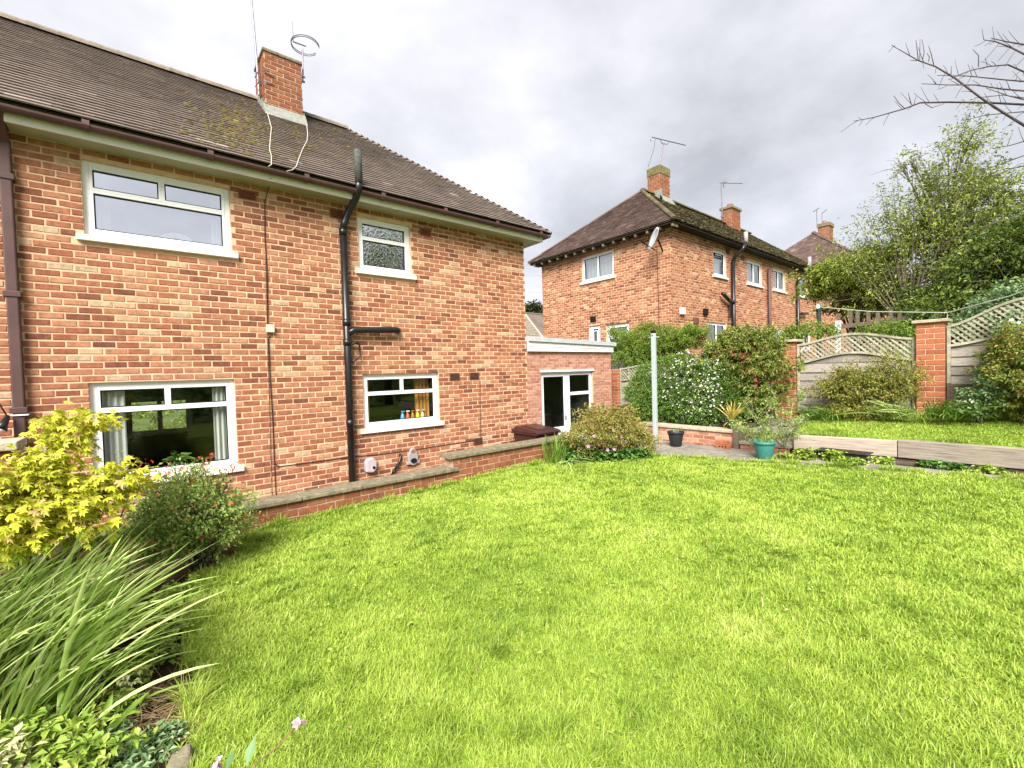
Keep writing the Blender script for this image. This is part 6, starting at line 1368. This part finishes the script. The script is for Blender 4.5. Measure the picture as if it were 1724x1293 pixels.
# ------------------------------------------------------------------ trees
def tree(name, label, base, ells, nclump, per, spread, size, m, trunk_r=.12, nl=26, shell=.55, noise=.3, bias=(.2, 0, .3), aspect=.5, sub=4, bark=None, shape='quad', droop=.3):
    t = thing(name, base, label, 'tree'); b = Vector(base)
    cen = Vector(np.mean([e[0] for e in ells], 0)); top = b.lerp(cen, .75); top.z = cen.z-.1*(cen.z-b.z)
    mb = MB(); mb.tube([b-Vector((0, 0, .2)), b.lerp(top, .35)+Vector((random.gauss(0, .1), random.gauss(0, .1), 0)), b.lerp(top, .7)+Vector((random.gauss(0, .15), random.gauss(0, .15), 0)), top], [trunk_r*1.15, trunk_r*.85, trunk_r*.6, trunk_r*.35], 10)
    mb.build('trunk', bark or M_bark, t, smooth=True)
    P, D, C, CD = clumped(ells, nclump, per, spread, shell, noise, bias)
    leaves('crown', P, D, rng.uniform(.6, 1.3, len(P))*size, m, t, aspect=aspect, shape=shape, droop=droop, kind='stuff')
    mb = MB()
    for e in ells:
        for _ in range(max(2, nl//len(ells))):
            s0 = b.lerp(top, random.uniform(.35, .98)); e1 = Vector(e[0])+Vector([random.gauss(0, .3)*q for q in e[1]]); mid = s0.lerp(e1, .5)+Vector((0, 0, .12*(e1-s0).length))
            pts = [s0, s0.lerp(mid, .6), mid.lerp(e1, .4), e1]; r0 = trunk_r*.22; mb.tube(pts, [r0, r0*.75, r0*.5, r0*.25], 6)
            for _ in range(sub):
                d_ = Vector([random.gauss(0, .7)*q for q in e[1]]); mb.tube([e1.lerp(mid, random.random()*.5), e1+d_*.5+Vector((0, 0, .05)), e1+d_*1.05], [r0*.3, r0*.2, r0*.08], 4)
    mb.build('limbs', bark or M_bark, t, smooth=True)
    return t
T1 = 15.0
ells = [EL(1560, 470, 105, 62, 1.2, X=T1), EL(1610, 395, 90, 60, 1.1, X=T1), EL(1640, 320, 70, 55, .9, X=T1), EL(1540, 380, 55, 45, .8, X=T1), EL(1625, 240, 34, 48, .5, X=T1), EL(1570, 310, 34, 40, .5, X=T1), EL(1700, 350, 60, 60, .9, X=T1), EL(1470, 430, 55, 22, .6, X=T1), EL(1530, 275, 22, 18, .3, X=T1)]
q = PX(1610, 560, X=T1)
tree('ash_tree', 'tall airy green tree with pale wispy top rising behind the fence', (q[0], q[1], .7), ells, 1900, 13, .13, .085, L_tree, trunk_r=.13, nl=40, shell=.85, noise=.5, bias=(.0, -.5, .35), aspect=.38)
# wind-blown wispy shoots at its outline
wt = thing('ash_sapling', (14.4, q[1]+.8, .7), 'wispy young tree with whippy shoots left of the tall airy tree', 'tree')
mb = MB(); Pl = []; Dl = []
b0 = Vector(PX(1530, 560, X=14.4))
for (x, y) in [(1372, 412), (1400, 400), (1420, 385), (1440, 365), (1455, 345), (1490, 330), (1500, 290), (1510, 295), (1545, 245), (1560, 265), (1600, 215), (1630, 185), (1660, 205), (1690, 225), (1590, 250), (1480, 310), (1520, 340), (1400, 425), (1440, 420), (1640, 260)]:
    tp_ = Vector(PX(x, y, X=14.4)); mid = b0.lerp(tp_, .55)+Vector((0, 0, .25)); pts = [(1-s)**2*b0+2*s*(1-s)*mid+s*s*tp_ for s in np.linspace(0, 1, 9)]
    mb.tube(pts, [.020*(1-.9*s) for s in np.linspace(0, 1, 9)], 5)
    for s in np.linspace(.40, 1, 34):
        c = (1-s)**2*b0+2*s*(1-s)*mid+s*s*tp_
        for _ in range(7): Pl.append(np.array(c)+rng.normal(0, .08, 3)); Dl.append(np.array([0, -.7, .1])+rng.normal(0, .7, 3))
mb.build('limbs', M_bark, wt, smooth=True); leaves('crown', np.array(Pl), np.array(Dl), rng.uniform(.04, .085, len(Pl)), L_tree, wt, aspect=.4, shape='quad', kind='stuff')
ells = [EL(1425, 465, 58, 30, .8, X=16.5), EL(1390, 475, 26, 26, .5, X=16.5), EL(1480, 490, 50, 30, .8, X=16.5), EL(1450, 440, 40, 16, .5, X=16.5)]
q = PX(1432, 545, X=16.5); tree('bronze_tree', 'low spreading green and bronze tree in front of the farthest house', (q[0], q[1], .9), ells, 1300, 12, .12, .10, L_tree2, trunk_r=.09, nl=40, shell=.6, bias=(0, -.3, .2))
ells = [EL(1440, 510, 45, 18, .6, X=16.2), EL(1475, 515, 40, 16, .6, X=16.2)]
q = PX(1445, 550, X=16.2); tree('bronze_tree', 'small bronze-leaved tree under the low spreading green tree', (q[0], q[1], .9), ells, 420, 11, .11, .09, L_brownleaf, trunk_r=.07, nl=24, shell=.7)
ells = [EL(1690, 470, 90, 60, 1.3, X=13.5), EL(1640, 530, 90, 40, 1.0, X=13.0), EL(1740, 420, 80, 70, 1.2, X=13.5), EL(1580, 520, 60, 40, .9, X=14.0), EL(1760, 520, 90, 50, 1.0, X=12.8)]
q = PX(1700, 600, X=13.3); tree('dark_evergreen', 'dense dark green tree behind the high fence panel', (q[0], q[1], .7), ells, 3600, 12, .12, .09, L_ever, trunk_r=.14, nl=30, shell=.5)
ells = [EL(1690, 520, 40, 26, .5, X=10.9), EL(1640, 548, 40, 18, .4, X=10.8), EL(1720, 495, 40, 30, .5, X=10.9), EL(1755, 510, 40, 40, .5, X=10.8), EL(1650, 515, 22, 22, .35, X=10.9)]
shrub('climbing_shrub', 'pale green loose shrub reaching above the high fence panel at right', 'shrub', (10.9, .5, .7), ells, 420, 11, .09, .07, L_rose, aspect=.55, shell=.6, noise=.3)
ells = [EL(1340, 560, 30, 14, .5, X=10.9), EL(1390, 558, 26, 12, .4, X=11.0), EL(1500, 560, 50, 14, .5, X=11.2)]
shrub('border_shrub', 'low green shrubs in the neighbouring garden just behind the fence', 'shrub', (10.9, 3.2, .7), ells, 420, 10, .07, .06, L_conif, shell=.6, noise=.3)
# bare-branched tree reaching in at the top right
bt = thing('bare_tree', (8.6, -2.4, .6), 'bare dark branches reaching in at the top right corner', 'tree')
BR = [[(1501, 76), (1546, 102), (1575, 112), (1607, 131), (1653, 166), (1688, 189), (1724, 211), (1800, 262)], [(1437, 204), (1470, 198), (1523, 183), (1549, 173), (1598, 172), (1665, 173), (1724, 176), (1800, 185)], [(1552, 141), (1598, 143), (1642, 143), (1688, 150), (1724, 153), (1800, 170)], [(1578, 127), (1630, 128), (1688, 134), (1724, 137), (1800, 150)],
      [(1604, 130), (1636, 118), (1665, 112), (1697, 109), (1724, 121), (1800, 160)], [(1656, 67), (1676, 70), (1700, 79), (1724, 91), (1800, 130)], [(1668, 64), (1694, 70), (1724, 75), (1800, 90)], [(1621, 203), (1659, 194), (1688, 191), (1724, 188), (1800, 195)], [(1660, 148), (1700, 162), (1724, 168), (1800, 180)], [(1640, 165), (1690, 160), (1724, 165), (1800, 175)],
      [(1560, 345), (1630, 315), (1700, 285), (1740, 275), (1810, 260)], [(1590, 410), (1660, 380), (1724, 360), (1810, 330)], [(1670, 250), (1700, 245), (1724, 238), (1800, 220)], [(1600, 300), (1660, 285), (1724, 262), (1810, 245)]]
root = Vector((8.6, -2.4, .6)); fork = Vector(PX(1930, 260, D=5.2)); mb = MB()
MB().tube([root-Vector((0, 0, .2)), root.lerp(fork, .4)+Vector((.1, 0, 0)), root.lerp(fork, .75), fork, fork+Vector((-.3, .1, .9))], [.13, .11, .09, .07, .03], 10).build('trunk', M_twig, bt, smooth=True)
for bi, br in enumerate(BR):
    n = len(br); D0 = 5.6+.25*math.sin(bi*2.1); pts = [Vector(PX(x, y, D=D0-.25*i/n)) for i, (x, y) in enumerate(br)]
    thin = bi > 6; r1 = .016 if bi in (0, 1) else (.007 if thin else .011); rs = [.0035+(r1-.0035)*(i/(n-1))**.8 for i in range(n)]
    mb.tube(pts+[fork], rs+[r1*1.4], 6)
    for i in range(len(pts)-1):
        for _ in range(3 if not thin else 1):
            p = pts[i].lerp(pts[i+1], random.random()); s = random.choice((-1, 1)); up = Vector(-CM[1]); rt = Vector(CM[0]); l = random.uniform(.05, .22)
            d_ = (up*random.uniform(.3, 1)*s-rt*random.uniform(.2, .8)+Vector(CM[2])*random.gauss(0, .3)).normalized()
            mb.tube([p, p+d_*l*.5+up*.01, p+d_*l+up*random.uniform(-.02, .05)], [.0035, .003, .0022], 4)
for tw_ in [[(1110, 175), (1103, 110), (1097, 60)], [(1135, 175), (1145, 130), (1132, 55)], [(1200, 205), (1185, 140), (1170, 95)], [(1070, 435), (1060, 400), (1052, 365)], [(1030, 455), (1000, 430), (968, 383)], [(1300, 265), (1303, 210)], [(1460, 215), (1460, 150), (1425, 113)], [(1150, 430), (1190, 453), (1260, 430)], [(1100, 180), (1065, 178)], [(1170, 185), (1175, 160), (1160, 135)]]:
    mb.tube([PX(1224+x/3.448, 50+y/3.448, D=5.6) for x, y in tw_], [.0045]*(len(tw_)-1)+[.0028], 5)
mb.build('limbs', M_twig, bt, smooth=True)
# dark tree in the gap, and the planting behind the camera that the windows mirror
ells = [EL(897, 530, 26, 18, 3.0, Y=48), EL(885, 534, 20, 14, 3.0, Y=48), EL(912, 535, 22, 16, 3.0, Y=48)]
q = PX(897, 560, Y=48); tree('far_tree', 'dark far tree between the two brick houses', (q[0], q[1], -.5), ells, 700, 12, .35, .42, L_far, trunk_r=.25, nl=12)
hb_ = [((x, -7.6+.3*math.sin(x), 1.0), (1.3, .8, 1.25+.2*math.sin(x*1.7))) for x in np.arange(-7, 10, 1.3)]
shrub('garden_hedge', 'long dark hedge behind the photographer', 'hedge', (0, -7.6, 0), hb_, 2600, 8, .12, .12, L_hedge, shell=.3, shape='quad')
tree('garden_tree', 'broad tree behind the photographer', (9.3, -6.8, 0), [((9.3, -6.6, 7.4), (1.5, 1.4, 1.5)), ((8.3, -6.6, 5.9), (1.3, 1.2, 1.0)), ((10.2, -6.8, 6.2), (1.4, 1.3, 1.2))], 900, 10, .3, .25, L_tree, trunk_r=.2, nl=18)
# hedge seen through the far window of the through room
hh_ = [((x, 17.5, .3), (1.4, .8, 1.5)) for x in np.arange(-5, 3, 1.4)]
shrub('front_hedge', 'bright hedge seen through the house in the lower left window', 'hedge', (-1, 17.5, -.75), hh_, 900, 8, .12, .13, L_tree2, shell=.3, shape='quad')

# ------------------------------------------------------------------ grass
def grass(name, n, sampler, zf, label, hmul=1.0, seed=0, edge=False):
    rg = np.random.default_rng(seed); X, Y = sampler(rg, n); n = len(X)
    big = vnoise(X, Y, .55, 11); mid = vnoise(X, Y, .17, 12); sm = vnoise(X, Y, .06, 13); dry = vnoise(X+3, Y, .8, 14)*.6+vnoise(X, Y, .25, 15)*.4
    tuft = np.clip(vnoise(X, Y, .10, 16)*1.6-.75, 0, 1)*vnoise(X, Y, .4, 17)
    h = (.017+.016*mid+.012*sm+.060*tuft)*(1+.35*rg.normal(0, 1, n)); h = np.clip(h, .010, .12)*hmul
    ang = rg.uniform(0, 6.283, n); lean = rg.uniform(.15, 1.5, n); wind = .12
    D = np.stack([np.cos(ang)*lean+wind*CM[0][0], np.sin(ang)*lean+wind*CM[0][1], np.ones(n)], 1); D = unit(D)
    B = np.stack([X, Y, zf(X, Y)-.004], 1)
    dist = np.hypot(X, Y); wdt = (.0034+.0022*rg.random(n))*np.clip(dist/2.6, .9, 2.2)
    a2 = ang+rg.normal(1.57, .5, n); S = np.stack([np.cos(a2), np.sin(a2), np.zeros(n)], 1)*wdt[:, None]
    H = h[:, None]; M1 = B+D*H*.55; T = B+D*H+np.stack([np.cos(ang), np.sin(ang), -np.ones(n)*.45], 1)*H*(.25*lean[:, None])
    V = np.stack([B-S*.5, B+S*.5, M1+S*.42, M1-S*.42, T], 1).reshape(-1, 3)
    tint = .30+.30*(big-.5)+.22*(mid-.5)+.16*(sm-.5)+.12-.30*tuft+.17*np.clip((dry-.62)*4, 0, 1)+rg.normal(0, .13, n); tint = np.clip(tint, 0, 1)
    dead = rg.random(n) < .02; tint = np.where(dead, rg.uniform(.85, 1, n), tint)
    F = np.array([(0, 1, 2), (0, 2, 3), (3, 2, 4)]); FF = (F[None]+(np.arange(n)*5)[:, None, None]).reshape(-1, 3)
    o = np_obj(name, V, FF, M_grass, None, attr=np.repeat(tint, 5))
    return tag(o, label, 'grass', kind='stuff')
def samp(poly, dens, x0, x1, y0, y1):
    def f(rg, n):
        X = rg.uniform(x0, x1, n); Y = rg.uniform(y0, y1, n); d = np.maximum(np.hypot(X, Y), .5)
        jit = .05*(vnoise(X, Y, .12, 31)-.5)
        k = inside(X+jit, Y+jit, poly) & (rg.random(n) < np.clip(dens(d), 0, 1))
        v = np.stack([X, Y, np.zeros(n)], 1)-CAM; z = v @ CM[2]; u = np.abs(v @ CM[0])/np.maximum(z, .05)
        k &= ((z > .3) & (u < 1.30)) | (rg.random(n) < .5)
        return X[k], Y[k]
    return f
grass('lawn_grass', 1900000, samp(LAWN, lambda d: np.where(d < 1.3, .12, 1.25/np.maximum(d-.9, 1.0)**.75), -.2, 8.2, -1.5, 5.4), lawn_z, 'short uneven bright green grass of the main lawn', seed=1)
grass('upper_lawn_grass', 60000, samp(np.array([(8.3, 2.70), (8.3, -1.5), (9.5, -1.5), (9.4, 2.6), (8.9, 2.8)]), lambda d: np.ones_like(d), 8.28, 9.6, -1.5, 2.8), upper_z, 'short bright green grass of the small upper lawn', seed=2, hmul=.75)
# broad-leaved weeds and a few fallen leaves in the turf
n = 150; wx = rng.uniform(.4, 7.2, n); wy = rng.uniform(1.0, 5.0, n); k = inside(wx, wy, LAWN); wx, wy = wx[k], wy[k]; n = len(wx); per = 9
an = rng.uniform(0, 6.28, (n, per)); Pw = np.stack([np.repeat(wx[:, None], per, 1)+np.cos(an)*.006+rng.normal(0, .025, (n, per)), np.repeat(wy[:, None], per, 1)+np.sin(an)*.006+rng.normal(0, .025, (n, per)), np.repeat((lawn_z(wx, wy)+.022)[:, None], per, 1)+rng.uniform(0, .02, (n, per))], -1).reshape(-1, 3)
Dw = np.stack([np.cos(an), np.sin(an), rng.uniform(.1, .6, (n, per))], -1).reshape(-1, 3)
tag(leaves('lawn_weeds', Pw, Dw, rng.uniform(.018, .040, len(Pw)), L_ground, None, aspect=.6), 'scattered clover and plantain leaves in the lawn', 'weeds', kind='stuff')
n = 40; wx = rng.uniform(.6, 7.0, n); wy = rng.uniform(1.0, 4.9, n); k = inside(wx, wy, LAWN); Pw = np.stack([wx[k], wy[k], lawn_z(wx[k], wy[k])+.045], -1)
tag(leaves('fallen_leaves', Pw, rng.normal(0, 1, (len(Pw), 3))*np.array([1, 1, .2]), rng.uniform(.02, .04, len(Pw)), L_dry, None, aspect=.6, roll=.5), 'few dry fallen leaves scattered over the lawn', 'leaves', kind='stuff')
# longer tufts along the lawn's edges
def tufts(rg, n):
    seg = [(LAWN[i], LAWN[i+1]) for i in (0, 1, 2, 3, 4, 5, 6)]+[((.9, 5.36), (4.95, 5.36)), ((5.0, 5.28), (6.6, 4.13)), ((6.6, 4.13), (7.15, 2.65)), ((7.15, 2.65), (7.92, .2))]
    L = np.array([math.dist(a, b) for a, b in seg]); k = rg.choice(len(seg), n, p=L/L.sum()); t = rg.random(n); A = np.array([s[0] for s in seg])[k]; B = np.array([s[1] for s in seg])[k]
    p = A+(B-A)*t[:, None]+rg.normal(0, .03, (n, 2)); keep = vnoise(p[:, 0]*1.0, p[:, 1], .11, 41) > .42; return p[keep, 0], np.minimum(p[keep, 1], 5.385)
grass('edge_grass', 26000, tufts, lawn_z, 'longer ragged grass along the edges of the lawn', hmul=1.9, seed=3)
